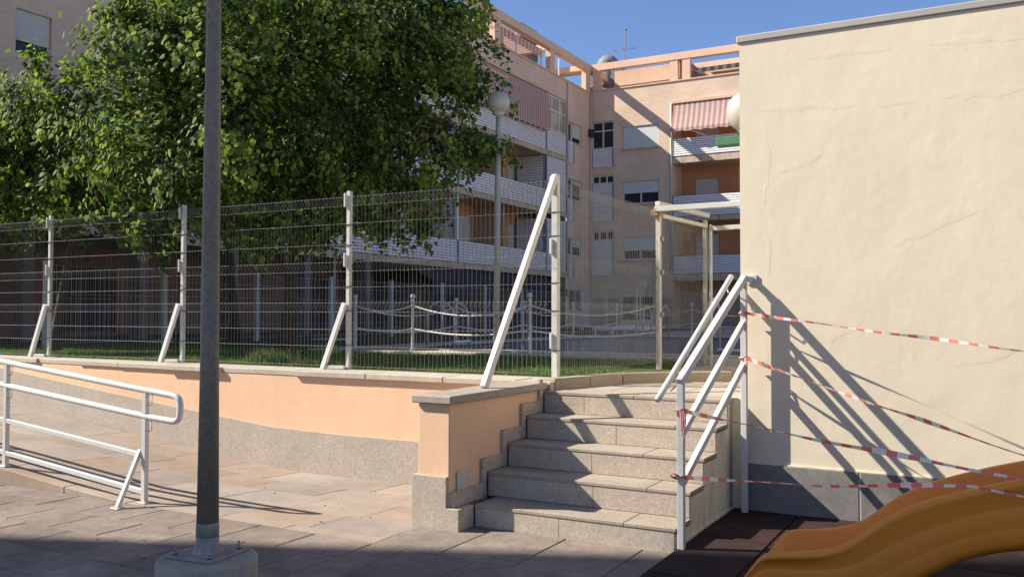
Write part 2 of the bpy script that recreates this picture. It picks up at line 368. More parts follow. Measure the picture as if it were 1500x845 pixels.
def weeds(cx, cy, n, rad, hh, label):
    mb = MB()
    for _ in range(n):
        a = random.uniform(0, 2 * PI); r = rad * math.sqrt(random.random()); x = cx + r * math.cos(a); y = cy + r * .5 * math.sin(a)
        h = hh * random.uniform(.4, 1); d = random.uniform(0, 2 * PI); ln = h * random.uniform(.1, .5); w = random.uniform(.004, .008); p = random.uniform(0, PI)
        wx, wy = w * math.cos(p), w * math.sin(p); mx, my = x + ln * .4 * math.cos(d), y + ln * .4 * math.sin(d); ex, ey = x + ln * math.cos(d), y + ln * math.sin(d)
        k = len(mb.v); mb.cur = 1 if random.random() < .45 else 0
        mb.v += [(x - wx, y - wy, .9), (x + wx, y + wy, .9), (mx + wx * .7, my + wy * .7, .9 + h * .6), (mx - wx * .7, my - wy * .7, .9 + h * .6), (ex, ey, .9 + h)]
        mb.face((k, k + 1, k + 2, k + 3)); mb.face((k + 3, k + 2, k + 4))
    t = thing('weed_clump', label, 'weeds', (cx, cy, .9)); part('grass_blades', mb, [M['grass_a'], M['grass_b']], t, kind='stuff', fixn=False)
weeds(-8.05, 8.35, 420, .42, .24, 'tall yellowing weed tuft growing behind the fence near the tree trunk')
weeds(-7.2, 8.2, 160, .5, .12, 'low weed tuft in the lawn beside the taller yellowing weeds')

# pool
struct('pool_water', MB().box(-9.35, 1.5, 12.55, 22.4, .5, .93), M['water'])
pd = struct('pool_deck', MB().box(-10.55, -9.37, 11.76, 24.6, .5, .945).box(-9.368, 3, 11.76, 12.53, .5, .945).box(-9.368, 3, 22.42, 24.6, .5, .945), M['pooltile'])
for i in range(16):
    x0 = -9.6 + i * .62; slab('edge_tile', x0, x0 + .62, 12.2, 12.62, .972, .025, M['pooltile'], pd, .004)
for i in range(14):
    y0 = 12.62 + i * .7; slab('edge_tile', -9.6, -9.25, y0, y0 + .7, .972, .025, M['pooltile'], pd, .004)
for i in range(16):
    x0 = -9.6 + i * .62; slab('edge_tile', x0, x0 + .62, 22.35, 22.7, .972, .025, M['pooltile'], pd, .004)
struct('poolside_paving', MB().box(-10.55, 12, 24.602, 43.0, .5, .935).box(-3.45, -1.85, 12.8, 12.81, .5, .6), M['terrace'])

# low kerb bending to the gate
kb = thing('garden_kerb', 'low curved stone kerb beside the top landing under the fence corner', 'kerb', (-3.2, 7.9, .86))
pts = [(-3.44, 7.0), (-3.19, 7.957), (-2.80, 8.40), (-2.35, 8.75)]
for (a, b) in zip(pts, pts[1:]):
    A = Vector((*a, 0)); B = Vector((*b, 0)); d = (B - A); n = 1 if d.length > .7 else 1
    d2 = d.normalized(); nrm = Vector((-d2.y, d2.x, 0)); seg = 2 if d.length > .9 else 1
    for s in range(seg):
        p = A + d * (s / seg) + d2 * .003; q = A + d * ((s + 1) / seg) - d2 * .003
        P = [p, q, q + nrm * .14, p + nrm * .14]
        part('kerb_stone', MB().hexa([(v.x, v.y, .84) for v in P] + [(v.x, v.y, .985) for v in P]), M['granite_tread'], kb, .006)
P = [(-3.45, 7.14), (-3.33, 7.97), (-2.92, 8.5), (-2.4, 8.9), (-2.4, 9.6), (-3.67, 9.6), (-3.67, 7.5)]
struct('verge', MB().prism(P, 'z', .80, .93), M['soil'])

mb = MB()
for _ in range(70):
    x, y = random.uniform(-9, -2), random.uniform(3.6, 6.8)
    if y > 5.3 and x > -3.9: continue
    z = (zramp(x, y) if y > 4.87 and x < -3.75 else 0) + .004; a = random.uniform(0, PI); q = random.uniform(.006, .018); c_, s_ = math.cos(a) * q, math.sin(a) * q
    k = len(mb.v); mb.v += [(x - c_, y - s_, z), (x + s_ * .5, y - c_ * .5, z + random.uniform(0, .008)), (x + c_, y + s_, z + .002), (x - s_ * .5, y + c_ * .5, z + random.uniform(.002, .01))]; mb.face((k, k + 1, k + 2, k + 3))
o = bpy.data.objects.new('leaf_litter', mb.mesh('leaf_litter', mk('dry_litter', (.16, .10, .06), .9, (40, .4)), fixn=False)); COL.objects.link(o); tag(o, 'small dry leaf scraps scattered on the ramp and paving', 'litter', None, 'stuff')

# ================================================================== RETAINING WALL
rw = thing('retaining_wall', 'apricot painted garden wall with speckled granite skirting and stone coping along the ramp', 'wall', (-8, 7, 0))
mb = MB(); xs = np.arange(-15.5, -3.4, .5)
xs = np.append(xs, -3.505)
for a, b in zip(xs, xs[1:]):
    mb.hexa([(a, yw(a), -.25), (b, yw(b), -.25), (b, 7.5, -.25), (a, 7.5, -.25), (a, yw(a), .903), (b, yw(b), .903), (b, 7.5, .903), (a, 7.5, .903)])
# merge into one body: only outer faces matter
part('wall_body', mb, M['orange'], rw)
x = -3.815
while x > -15:
    w = random.uniform(.85, 1.05); a, b = x - w + .0005, x - .0005
    za, zb = zramp(a, 7.0), zramp(b, 7.0); e = 0
    P = [(a, yw(a) - .022 + e, za - .05), (b, yw(b) - .022 + e, zb - .05), (b, yw(b) - .0005, zb - .05), (a, yw(a) - .0005, za - .05),
         (a, yw(a) - .022 + e, za + .415), (b, yw(b) - .022 + e, zb + .415), (b, yw(b) - .0005, zb + .415), (a, yw(a) - .0005, za + .415)]
    part('skirting_slab', MB().hexa(P), M['granite_band'], rw); x -= w
x = -3.815; i = 0
while x > -15:
    w = random.uniform(.75, 1.1); a, b = x - w + .003, x - .003; e = random.choice((0, .012, -.02, .006, .03)) if x < -6 else random.uniform(-.006, .006)
    P = [(a, yw(a) - .038 + e), (b, yw(b) - .038 + e), (b, yw(b) + .30), (a, yw(a) + .30)]
    part('coping_stone', MB().hexa([(p[0], p[1], .904) for p in P] + [(p[0], p[1], .958 + random.uniform(0, .004)) for p in P]), M['strip'], rw, .006); x -= w; i += 1
mb = MB()
for a, b in zip(xs, xs[1:]): mb.hexa([(a, yw(a) + .303, .88), (b, yw(b) + .303, .88), (b, 7.535, .88), (a, 7.535, .88), (a, yw(a) + .303, .955), (b, yw(b) + .303, .955), (b, 7.535, .955), (a, 7.535, .955)])
part('kerb_strip', mb, M['strip'], rw)
part('corner_slab', MB().box(-3.812, -3.45, 6.925, 7.36, .86, .956), M['strip'], rw, .004)

# ================================================================== STAIR PIER
Z = [0] + [.161 + .181 * k for k in range(5)]; Y = [0] + [5.593 + .3176 * k for k in range(5)]
pr = thing('stair_pier', 'apricot painted end wall beside the steps with granite base and stone cap', 'wall', (-3.68, 6.1, 0))
part('pier_body', MB().box(-3.775, -3.505, 5.405, 6.99, -.1, .899), M['orange'], pr, .006)
part('cap_stone', MB().box(-3.812, -3.47, 5.365, 6.05, .90, .957), M['coping'], pr, .007)
part('cap_stone', MB().box(-3.812, -3.47, 6.053, 6.918, .90, .9575), M['coping'], pr, .007)
part('base_slab', MB().prism([(-3.81, -.1), (-3.405, -.1), (-3.405, .158), (-3.512, .158), (-3.512, .378), (-3.81, .378)], 'y', 5.375, 5.404), M['granite'], pr, .003)
part('base_slab', MB().box(-3.81, -3.777, 5.405, 6.97, -.1, .378), M['granite'], pr, .003)
part('base_slab', MB().box(-3.502, -3.405, 5.405, 5.585, -.1, .156), M['granite'], pr, .003)
for k in range(1, 6):
    y0 = (5.405 if k == 1 else Y[k] - .075); y1 = (Y[k + 1] - .078 if k < 5 else 6.90)
    part('stepped_skirting', MB().box(-3.503, -3.478 if k > 1 else -3.462, y0, y1, (Z[k] + .002 if k > 1 else .160), min(Z[k] + .105, .895)), M['granite'], pr, .002)
    if k < 5: part('stepped_skirting', MB().box(-3.503, -3.479, y1 + .002, Y[k + 1] - .014, Z[k] + .003, Z[k + 1] + .105), M['granite'], pr, .002)
part('cover_plate', MB().box(-3.503, -3.487, 5.495, 5.655, .25, .405), M['cover'], pr, .006)

# ================================================================== STAIRS
st = thing('stone_staircase', 'five granite steps rising between the apricot pier and the white railing', 'stairs', (-2.7, 5.6, 0))
joint = [0, -2.72, -2.60, -2.75, -2.68, -3.10]
core = MB()
for k in range(1, 6): core.box(-3.50, -1.90, Y[k] + .032, 6.898, Z[k - 1] - .1 if k == 1 else Z[k - 1] - .036, Z[k] - .037)
part('core', core, M['joint_dark'], st)
for k in range(1, 6):
    xl = -3.476 if k > 1 else -3.40
    for a, b in ((xl, joint[k] - .0015), (joint[k] + .0015, -1.886)):
        part('riser_slab', MB().box(a, b, Y[k], Y[k] + .031, Z[k - 1] + (.0005 if k > 1 else -.05), Z[k] - .026), M['granite'], st, .002)
    yb = Y[k + 1] + .002 if k < 5 else 7.21
    jt = joint[k] + random.uniform(.25, .5)
    for a, b in ((xl, jt - .0015), (jt + .0015, -1.874)):
        part('tread_slab', MB().box(a, b, Y[k] - .006, yb - .003, Z[k] - .0255, Z[k] - (.0 if k < 5 else -.002)), M['granite_tread'], st, .004)
poly = [(5.60, -.05), (7.0, -.05), (7.0, .93), (6.88, .875), (6.868, Z[5] - .038)]
for k in (5, 4, 3, 2):
    poly += [(Y[k] + .006, Z[k] - .04), (Y[k] + .006, Z[k - 1] - .04)]
poly += [(5.60, Z[1] - .04)]
ck = thing('stair_side_wall', 'stepped cream plaster side wall under the white stair railing', 'wall', (-1.9, 6.3, 0))
pp = [(5.61, -.05), (6.995, -.05), (6.995, .94), (6.87, .895), (6.87, Z[5] - .04), (Y[5] + .008, Z[5] - .04), (Y[5] + .008, Z[4] - .04), (Y[4] + .008, Z[4] - .04), (Y[4] + .008, Z[3] - .04), (Y[3] + .008, Z[3] - .04), (Y[3] + .008, Z[2] - .04), (Y[2] + .008, Z[2] - .04), (Y[2] + .008, Z[1] - .04), (5.61, Z[1] - .04)]
part('plaster_face', MB().prism(pp, 'x', -1.90, -1.881), M['cream2'], ck)
part('corner_return', MB().box(-1.898, -1.8125, 6.997, 7.08, -.05, .895), M['cream2'], ck)
part('skirting_bead', MB().box(-1.8805, -1.874, 5.66, 6.99, .03, .05), M['cream2'], ck)

# stair railing
sr = thing('stair_railing', 'white square tube stair railing with a round handrail, wrapped with striped tape', 'railing', (-1.8, 6.2, .03))
p1 = (-1.846, 5.615); p2 = (-1.759, 6.892); W = .045
part('post', MB().box(p1[0] - W / 2, p1[0] + W / 2, p1[1] - W / 2, p1[1] + W / 2, .03, 1.098), M['white'], sr, .003)
part('post', MB().box(p2[0] - W / 2, p2[0] + W / 2, p2[1] - W / 2, p2[1] + W / 2, .03, 1.80), M['white'], sr, .003)
part('top_rail', MB().bar((p1[0], p1[1] - .028, 1.108), (p2[0], p2[1] + .025, 1.838), .047, .05), M['white'], sr, .003)
part('rail', MB().bar((p1[0], p1[1] + .02, .775), (p2[0], p2[1], 1.495), .04, .045), M['white'], sr, .003)
part('rail', MB().bar((p1[0], p1[1] + .02, .45), (p2[0], p2[1], 1.170), .04, .045), M['white'], sr, .003)
hr = part('handrail', MB().tube([(-1.985, 5.545, .985), (-1.98, 5.56, 1.0), (-1.895, 7.03, 1.85), (-1.894, 7.045, 1.853)], [.016, .022, .022, .016], 12), M['white'], sr)
for t in (.12, .93):
    a = Vector((-1.98, 5.56, 1.0)).lerp(Vector((-1.895, 7.03, 1.85)), t)
    b = Vector((p1[0], p1[1], 1.08)).lerp(Vector((p2[0], p2[1], 1.82)), t)
    part('bracket', MB().tube([a + Vector((0, 0, -.02)), a + Vector((.01, 0, -.065)), b + Vector((-.03, 0, -.05)), b + Vector((-.02, 0, -.03))], .006, 6), M['white'], hr)
part('wall_bracket', MB().bar((p2[0] + .01, p2[1] + .02, 1.826), (-1.722, 6.985, 1.822), .038, .042).box(-1.76, -1.68, 6.983, 6.9975, 1.785, 1.86), M['white'], sr, .003)
for z in (1.56, 1.215): part('tape_knot', MB().tube([(p2[0] - .03, p2[1] - .03, z), (p2[0] + .03, p2[1] - .035, z + .008), (p2[0] + .035, p2[1] + .03, z), (p2[0] - .03, p2[1] + .03, z + .005), (p2[0] - .03, p2[1] - .03, z)], .007, 6).tube([(p2[0] + .02, p2[1] - .033, z), (p2[0] + .03, p2[1] - .04, z - .05), (p2[0] + .024, p2[1] - .036, z - .12)], [.010, .007, .004], 6), M['pinkt'], sr)
for z in (.925, .495):
    kn = MB().tube([(p1[0] - .03, p1[1] - .03, z), (p1[0] + .03, p1[1] - .033, z + .01), (p1[0] + .033, p1[1] + .03, z), (p1[0] - .03, p1[1] + .03, z + .006), (p1[0] - .03, p1[1] - .03, z)], .008, 6)
    if z > .6:
        for q in range(3): kn.tube([(p1[0] + .01 + q * .012, p1[1] - .034, z), (p1[0] + .02 + q * .012, p1[1] - .045, z - .06), (p1[0] + .016 + q * .006, p1[1] - .04, z - .13 - .03 * q)], [.009, .007, .004], 5)
    else:
        kn.tube([(p1[0] - .02, p1[1] - .034, z - .01), (p1[0] - .06, p1[1] - .05, z + .01), (p1[0] - .04, p1[1] - .04, z + .03), (p1[0], p1[1] - .036, z + .005)], .008, 6)
    part('tape_knot', kn, [M['pinkt']], sr)

# barrier tapes
def tape(label, a, b, sag, w, seg, tw, ph):
    a = Vector(a); b = [Vector(q) for q in b] if isinstance(b, list) else [Vector(b)]; kn_ = [a] + b; le = [(q - p).length for p, q in zip(kn_, kn_[1:])]; L = sum(le); n = int(L / .02); d = (kn_[-1] - a).normalized()
    def at_(t):
        w_ = t * L
        for p, q, l in zip(kn_, kn_[1:], le):
            if w_ <= l + 1e-6: return p.lerp(q, w_ / l)
            w_ -= l
        return kn_[-1]
    side = d.cross(Vector((0, 0, 1))).normalized()
    mb = MB()
    for i in range(n + 1):
        t = i / n; p = at_(t) - Vector((0, 0, sag * 4 * t * (1 - t) + .004 * math.sin(t * 23 + ph) * math.sin(PI * t)))
        ang = .75 * math.sin(ph) * math.sin(t * 5.2 * tw + ph) + .3 * math.sin(t * 31 + ph * 3); ww = w * .88 * (.62 + .28 * math.sin(t * 17 + ph) + .10 * math.sin(t * 47))
        u = (Vector((0, 0, 1)) * math.cos(ang) + side * math.sin(ang)) * ww / 2
        mb.v += [tuple(p - u), tuple(p + u)]
        if i: mb.cur = int((i - 1) * (L / n) / seg) % 2; mb.face((2 * i - 2, 2 * i, 2 * i + 1, 2 * i - 1), True)
    t = thing('barrier_tape', label, 'barrier tape', a, 'striped tapes strung from the stair railing')
    part('ribbon', mb, [M['red'], M['tapew']], t, fixn=False)
tape('highest red and white tape from the upper railing post along the cream wall', (-1.74, 6.87, 1.56), (1.25, 5.95, 1.209), .012, .034, .062, .7, .6)
tape('broad red and white tape slanting down from the middle of the upper railing post', (-1.745, 6.87, 1.215), (1.25, 4.80, .552), .02, .042, .062, .35, .9)
tape('twisted red and white tape from just below the top of the front railing post', (-1.83, 5.60, .925), (1.25, 4.356, 0.742), .03, .038, .062, .9, 1.1)
tape('lowest red and white tape running level from the front railing post over the slide', (-1.83, 5.60, .495), [(-0.94, 5.36, 0.566), (-0.141, 4.945, 0.711), (1.25, 4.207, 0.66)], .0, .034, .062, .8, .9)

# ------------------------------------------------------------------ slide and its off-frame tower
prof = [(-1.315, .037, .034), (-1.302, .058, .034), (-1.263, .110, .034), (-1.217, .175, .034), (-1.18, .221, .034), (-1.132, .250, .034), (-1.012, .271, .034), (-.871, .297, .034), (-.747, .345, .034),
        (-.64, .425, .050), (-.549, .503, .100), (-.45, .565, .165), (-.363, .61, .225), (-.25, .655, .300), (-.181, .68, .340), (-.05, .725, .390), (.078, .763, .421), (.25, .82, .46), (.45, .91, .52), (.65, 1.03, .62), (.85, 1.15, .76), (1.05, 1.24, .90), (1.2, 1.27, .98)]
sl = thing('playground_slide', 'wavy yellow plastic playground slide standing on dark rubber tiles', 'slide', (-.6, 5.25, .034))
mb = MB(); ya, yb = 4.952, 5.552; ncs = 0
def section(x, zr, zl, f):
    bed = max(zr - .18 * f, .04); h = zr - zl
    g = []
    for t in (.34, .64): g += [(ya - .020, zl + h * (t - .022)), (ya - .0185, zl + h * t), (ya - .021, zl + h * (t + .022))]
    c = [(ya + .012, zl), (ya - .014, zl + h * .14)] + g + [(ya - .020, zl + h * .88), (ya - .026, zr - .032 * f), (ya - .016, zr - .010 * f), (ya + .008, zr), (ya + .032, zr - .004 * f), (ya + .052, zr - .026 * f), (ya + .068, bed + .06 * f), (ya + .12, bed + .008), (ya + .25, bed)]
    full = c + [(ya + yb - y, z) for y, z in c[::-1][1:]]
    return [(x, y, z) for y, z in full]
fine = []
for i in range(len(prof) - 1):
    for s in range(4):
        t = s / 4
        P0, P1, P2, P3 = prof[max(i - 1, 0)], prof[i], prof[i + 1], prof[min(i + 2, len(prof) - 1)]
        cr = lambda a, b, c, d: .5 * (2 * b + (c - a) * t + (2 * a - 5 * b + 4 * c - d) * t * t + (3 * b - a - 3 * c + d) * t ** 3)
        fine.append(tuple(cr(P0[k], P1[k], P2[k], P3[k]) for k in range(3)))
fine.append(prof[-1])
for i, (x, zr, zl) in enumerate(fine):
    f = min(1, max(.06, (x + 1.33) / .22)); S_ = section(x, zr, zl, f); ncs = len(S_); mb.v += S_
    if i:
        for k in range(ncs - 1): mb.face(((i - 1) * ncs + k, i * ncs + k, i * ncs + k + 1, (i - 1) * ncs + k + 1), True)
mb.face(list(range(ncs)))
o = part('slide_chute', mb, M['slide'], sl)
sd = o.modifiers.new('thick', 'SOLIDIFY'); sd.thickness = .006; sd.offset = 0
pt = thing('play_tower', 'dark green play tower that carries the top of the yellow slide', 'play tower', (1.7, 5.6, .03))
for x, y in ((1.27, 4.50), (1.27, 5.97), (2.45, 4.50), (2.45, 5.97)): part('post', MB().box(x - .05, x + .05, y - .05, y + .05, .03, 2.3), M['play'], pt, .006)
part('deck', MB().box(1.21, 2.52, 4.56, 5.9, .98, 1.05), M['play'], pt, .005)
for y in (4.50, 5.97): part('guard_rail', MB().box(1.325, 2.395, y - .02, y + .02, 1.35, 1.95), M['play'], pt, .005)

# ------------------------------------------------------------------ foreground lamp post
dr = thing('concrete_footing', 'round concrete drum footing under the grey steel lamp post', 'footing', (-3.74, 3.40, 0))
part('drum', MB().lathe((-3.74, 3.40, 0), [(.262, -.1), (.262, .235), (.256, .247), (.245, .252)], 40), M['drum'], dr)
lx, ly = -3.775, 3.432
lp = thing('lamp_post', 'tall dark grey steel lamp post bolted to the concrete drum in the foreground', 'lamp post', (lx, ly, .252), 'lamp posts')
pb = MB().box(-.155, .155, -.155, .155, .253, .266); ang = math.radians(6)
pb.v = [(lx + x * math.cos(ang) - y * math.sin(ang), ly + x * math.sin(ang) + y * math.cos(ang), z) for x, y, z in pb.v]
part('base_plate', pb, M['galv2'], lp, .003)
part('base_weld', MB().lathe((lx, ly, 0), [(.088, .2665), (.070, .274), (.062, .29), (.0605, .35)], 28), M['galv2'], lp)
part('base_sleeve', MB().lathe((lx, ly, 0), [(.0605, .345), (.0602, .42), (.059, .424)], 28), M['galv2'], lp)
part('pole', MB().lathe((lx, ly, 0), [(.0582, .41), (.049, 1.35), (.0455, 2.2), (.038, 3.35), (.034, 4.15), (.03, 4.2)], 32), M['galv'], lp)
for a, b in ((-1, -1), (1, -1), (1, 1), (-1, 1)):
    x, y = a * .115, b * .115; x, y = lx + x * math.cos(ang) - y * math.sin(ang), ly + x * math.sin(ang) + y * math.cos(ang)
    bo = part('anchor_bolt', MB().lathe((x, y, 0), [(.006, .266), (.006, .31)], 8), M['bolt'], lp)
    part('nut', MB().lathe((x, y, 0), [(.012, .2665), (.012, .279), (.010, .281)], 6), M['bolt'], bo)
part('globe', MB().lathe((lx, ly, 4.2), [(.06, 0)] + [(.2 * math.sin(t), .2 - .2 * math.cos(t)) for t in np.linspace(.35, PI - .01, 14)], 24), M['globe'], lp)

def globe_lamp(name, label, x, y, z0, h, r, rp, lean=(0, 0)):
    t = thing(name, label, 'lamp post', (x, y, z0), 'lamp posts')
    part('pole', MB().tube([(x, y, z0), (x + lean[0] * .5, y + lean[1] * .5, z0 + (h - r) * .5), (x + lean[0], y + lean[1], z0 + h - r * .9)], [rp * 1.1, rp, rp * .8], 14), M['gatep'], t)
    c = (x + lean[0], y + lean[1], z0 + h)
    part('collar', MB().lathe(c, [(rp, -r * 1.2), (rp * 2.0, -r * 1.0), (rp * 2.0, -r * .88), (rp, -r * .85)], 16), M['ltgrey'], t)
    part('globe', MB().lathe(c, [(r * math.sin(a), -r * math.cos(a)) for a in np.linspace(.25, PI - .02, 16)], 28), M['globe'], t)
globe_lamp('lamp_post', 'pole lamp with a white globe rising between the big tree and the far balconies', -7.05, 12.23, .9, 4.05, .185, .05, (-.03, .1))

# ------------------------------------------------------------------ ramp railing
rr = thing('ramp_railing', 'white painted tube railing along the outer edge of the ramp with a looped end', 'railing', (-8, 4.93, .1))
ry = 4.935
def rz(x, h): return h + .092 * (-6.16 - x)
for x in (-6.16, -8.06, -9.96, -11.86, -13.76):
    zb = zramp(x, ry)
    po = part('post', MB().box(x - .024, x + .024, ry - .02, ry + .02, zb, rz(x, .905)), M['white'], rr, .003)
    part('foot_plate', MB().box(x - .045, x + .045, ry - .035, ry + .035, zb + .001, zb + .012), M['white'], po, .002)
hx = -14.5
part('handrail', MB().tube([(hx, ry, rz(hx, .918)), (-6.16, ry, .918), (-5.86, ry, .893), (-5.80, ry, .885), (-5.765, ry, .862), (-5.752, ry, .82), (-5.752, ry, .76), (-5.762, ry, .715), (-5.79, ry, .69), (-5.83, ry, .684), (-6.16, ry, .705), (hx, ry, rz(hx, .705))], .0262, 14), M['white'], rr)
for h in (.385, .090):
    part('rail', MB().bar((hx, ry, rz(hx, h)), (-6.165, ry, rz(-6.165, h)), .036, .040), M['white'], rr, .003)
part('end_brace', MB().bar((-6.21, ry - .005, .43), (-6.17, 4.69, .006), .034, .034), M['white'], rr, .003)
part('foot_plate', MB().box(-6.215, -6.13, 4.655, 4.73, .001, .010), M['white'], rr, .002)
for x in (-6.16, -8.06, -9.96):
    for h in (.9, .69):
        b = Vector((x, ry, rz(x, h))); part('bracket', MB().tube([b + Vector((.075, 0, -.01)), b + Vector((.075, 0, -.085)), b + Vector((.06, 0, -.1)), b + Vector((.0, 0, -.1))], .0045, 6), M['metal'], rr)

# ------------------------------------------------------------------ mesh fence
fe = thing('mesh_fence', 'welded wire mesh fence with cream posts and struts on the garden wall', 'fence', (-8, 7.46, .95))
FB = .957
def mesh_panel(a, b, z0, z1, nsp=.05, folds=(), horiz=(), r=.0026, off=.045):
    a = Vector((*a, 0)); b = Vector((*b, 0)); d = b - a; L = d.length; d.normalize(); nrm = Vector((d.y, -d.x, 0))
    if nrm.y > 0 and abs(nrm.y) > .5: nrm = -nrm
    if abs(nrm.y) <= .5 and nrm.x > 0: nrm = -nrm
    mb = MB(); zs = [(z0, 0)]
    for f in folds: zs += [(f - .05, 0), (f, off), (f + .05, 0)]
    zs.append((z1, 0)); n = int(L / nsp)
    for i in range(1, n):
        p = a + d * (L * i / n)
        mb.tube([p + nrm * o + Vector((0, 0, z)) for z, o in zs], r, 4, False)
    for z in horiz:
        o = 0
        p, q = a + Vector((0, 0, z)) - nrm * .006, b + Vector((0, 0, z)) - nrm * .006
        mb.tube([p, q], r * .82, 4, False)
    return mb
folds = (2.745, 2.05, 1.615); hz = (2.795, 2.70, 2.51, 2.29, 2.10, 2.0, 1.83, 1.665, 1.565, 1.38, 1.20, .99)
fx = [-3.66, -6.12, -8.67, -11.25, -13.85, -16.4]; FY = 7.46
for x0, x1 in zip(fx, fx[1:]): part('wire_mesh', mesh_panel((x1 + .035, FY - .03), (x0 - .035, FY - .03), .985, 2.81, .05, folds, hz), M['wire'], fe, kind='stuff', fixn=False)
for i, x in enumerate(fx):
    z1 = 2.86
    hw = .03 if i == 0 else .024
    po = part('post', MB().box(x - hw, x + hw, FY - hw, FY + hw, FB - .01, z1), M['fpost'], fe, .004)
    for z in ((2.76, 2.18, 1.30) if i == 0 else (2.76, 2.12)):
        part('clamp', MB().box(x - .042, x - .012, FY - .055, FY - .031, z - .075, z + .075), M['fpost'], po, .008)
    for z in (2.50, 2.28, 1.84, 1.58, 1.21): part('cable_tie', MB().box(x - .034, x + .034, FY - .036, FY + .034, z - .0032, z + .0032), M['dark'], po)
    if i: 
        part('strut', MB().bar((x - .285, 7.38, FB + .004), (x - .012, 7.405, 1.66), .05, .048), M['white2'], fe, .003)
        part('strut_base', MB().bar((x - .26, 7.39, FB + .022), (x - .01, 7.41, FB + .022), .04, .036), M['fpost'], fe, .003)
ls = part('long_strut', MB().bar((-3.63, 6.10, .960), (-3.652, 7.43, 2.84), .05, .062), M['white'], fe, .004)
for t in (.33, .60, .84):
    c = Vector((-3.63, 6.10, .960)).lerp(Vector((-3.652, 7.43, 2.84)), t)
    part('bolt_hole', MB().lathe((0, 0, 0), [(.009, 0), (.009, .004)], 8), M['dark'], ls)
    h = ls.children[-1]; h.location = h.location + c + Vector((-.004, -.037, 0)); h.rotation_euler = (PI / 2 - .62, 0, 0)
# side run back to the gate
ga = (-3.60, 10.13); gb = (-3.44, 11.58)
side_h = (2.72, 2.50, 2.28, 2.05, 1.96, 1.75, 1.55, 1.45, 1.2, .99)
part('wire_mesh', mesh_panel((-3.655, 7.50), ga, .985, 2.80, .05, (2.745, 2.05, 1.615), hz), M['wire'], fe, kind='stuff', fixn=False)
# gate frame
gt = thing('gate_frame', 'aged cream steel gate frame with overhead beams at the end of the landing', 'gate frame', (-3.5, 10.8, .9))
part('post', MB().box(ga[0] - .027, ga[0] + .027, ga[1] - .027, ga[1] + .027, .88, 2.835), M['fpost'], gt, .005)
part('post', MB().box(gb[0] - .05, gb[0] + .0, gb[1] - .035, gb[1] + .035, .88, 2.80), M['gatep'], gt, .005)
part('hinge_post', MB().box(gb[0] + .035, gb[0] + .065, gb[1] - .03, gb[1] + .03, .88, 2.74), M['fpost'], gt, .005)
part('side_beam', MB().bar((ga[0], ga[1] - .04, 2.868), (gb[0], gb[1] + .03, 2.868), .065, .06), M['fpost'], gt, .005)
part('side_beam', MB().bar((ga[0] + .02, ga[1] + .04, 2.73), (gb[0], gb[1] - .04, 2.72), .05, .05), M['fpost'], gt, .005)
part('top_beam', MB().bar((ga[0] - .02, ga[1] - .075, 2.80), (-1.2, ga[1] + .02, 2.83), .055, .062), M['white'], gt, .005)
part('top_beam', MB().bar((gb[0] + .08, gb[1], 2.69), (-1.2, gb[1], 2.72), .05, .06), M['white'], gt, .005)
part('post', MB().box(-1.24, -1.17, ga[1] - .035, ga[1] + .035, .88, 2.77), M['gatep'], gt, .005)
part('post', MB().box(-1.24, -1.17, gb[1] - .035, gb[1] + .035, .88, 2.66), M['gatep'], gt, .005)
part('cap_bracket', MB().box(ga[0] - .075, ga[0] + .05, ga[1] - .08, ga[1] - .04, 2.72, 2.80), mk('rusty_clamp', (.38, .20, .10), .8, (12, .3)), gt, .008)
part('wire_mesh', mesh_panel((ga[0] + .01, ga[1] + .04), (gb[0] - .03, gb[1] - .04), .96, 2.70, .05, (2.66, 2.05, 1.615), hz[2:]), M['wire'], gt, kind='stuff', fixn=False)
for z in (1.55, 2.05, 2.45): part('latch', MB().box(ga[0] + .036, ga[0] + .06, ga[1] - .03, ga[1] + .03, z - .03, z + .03), M['bolt'], gt, .004)

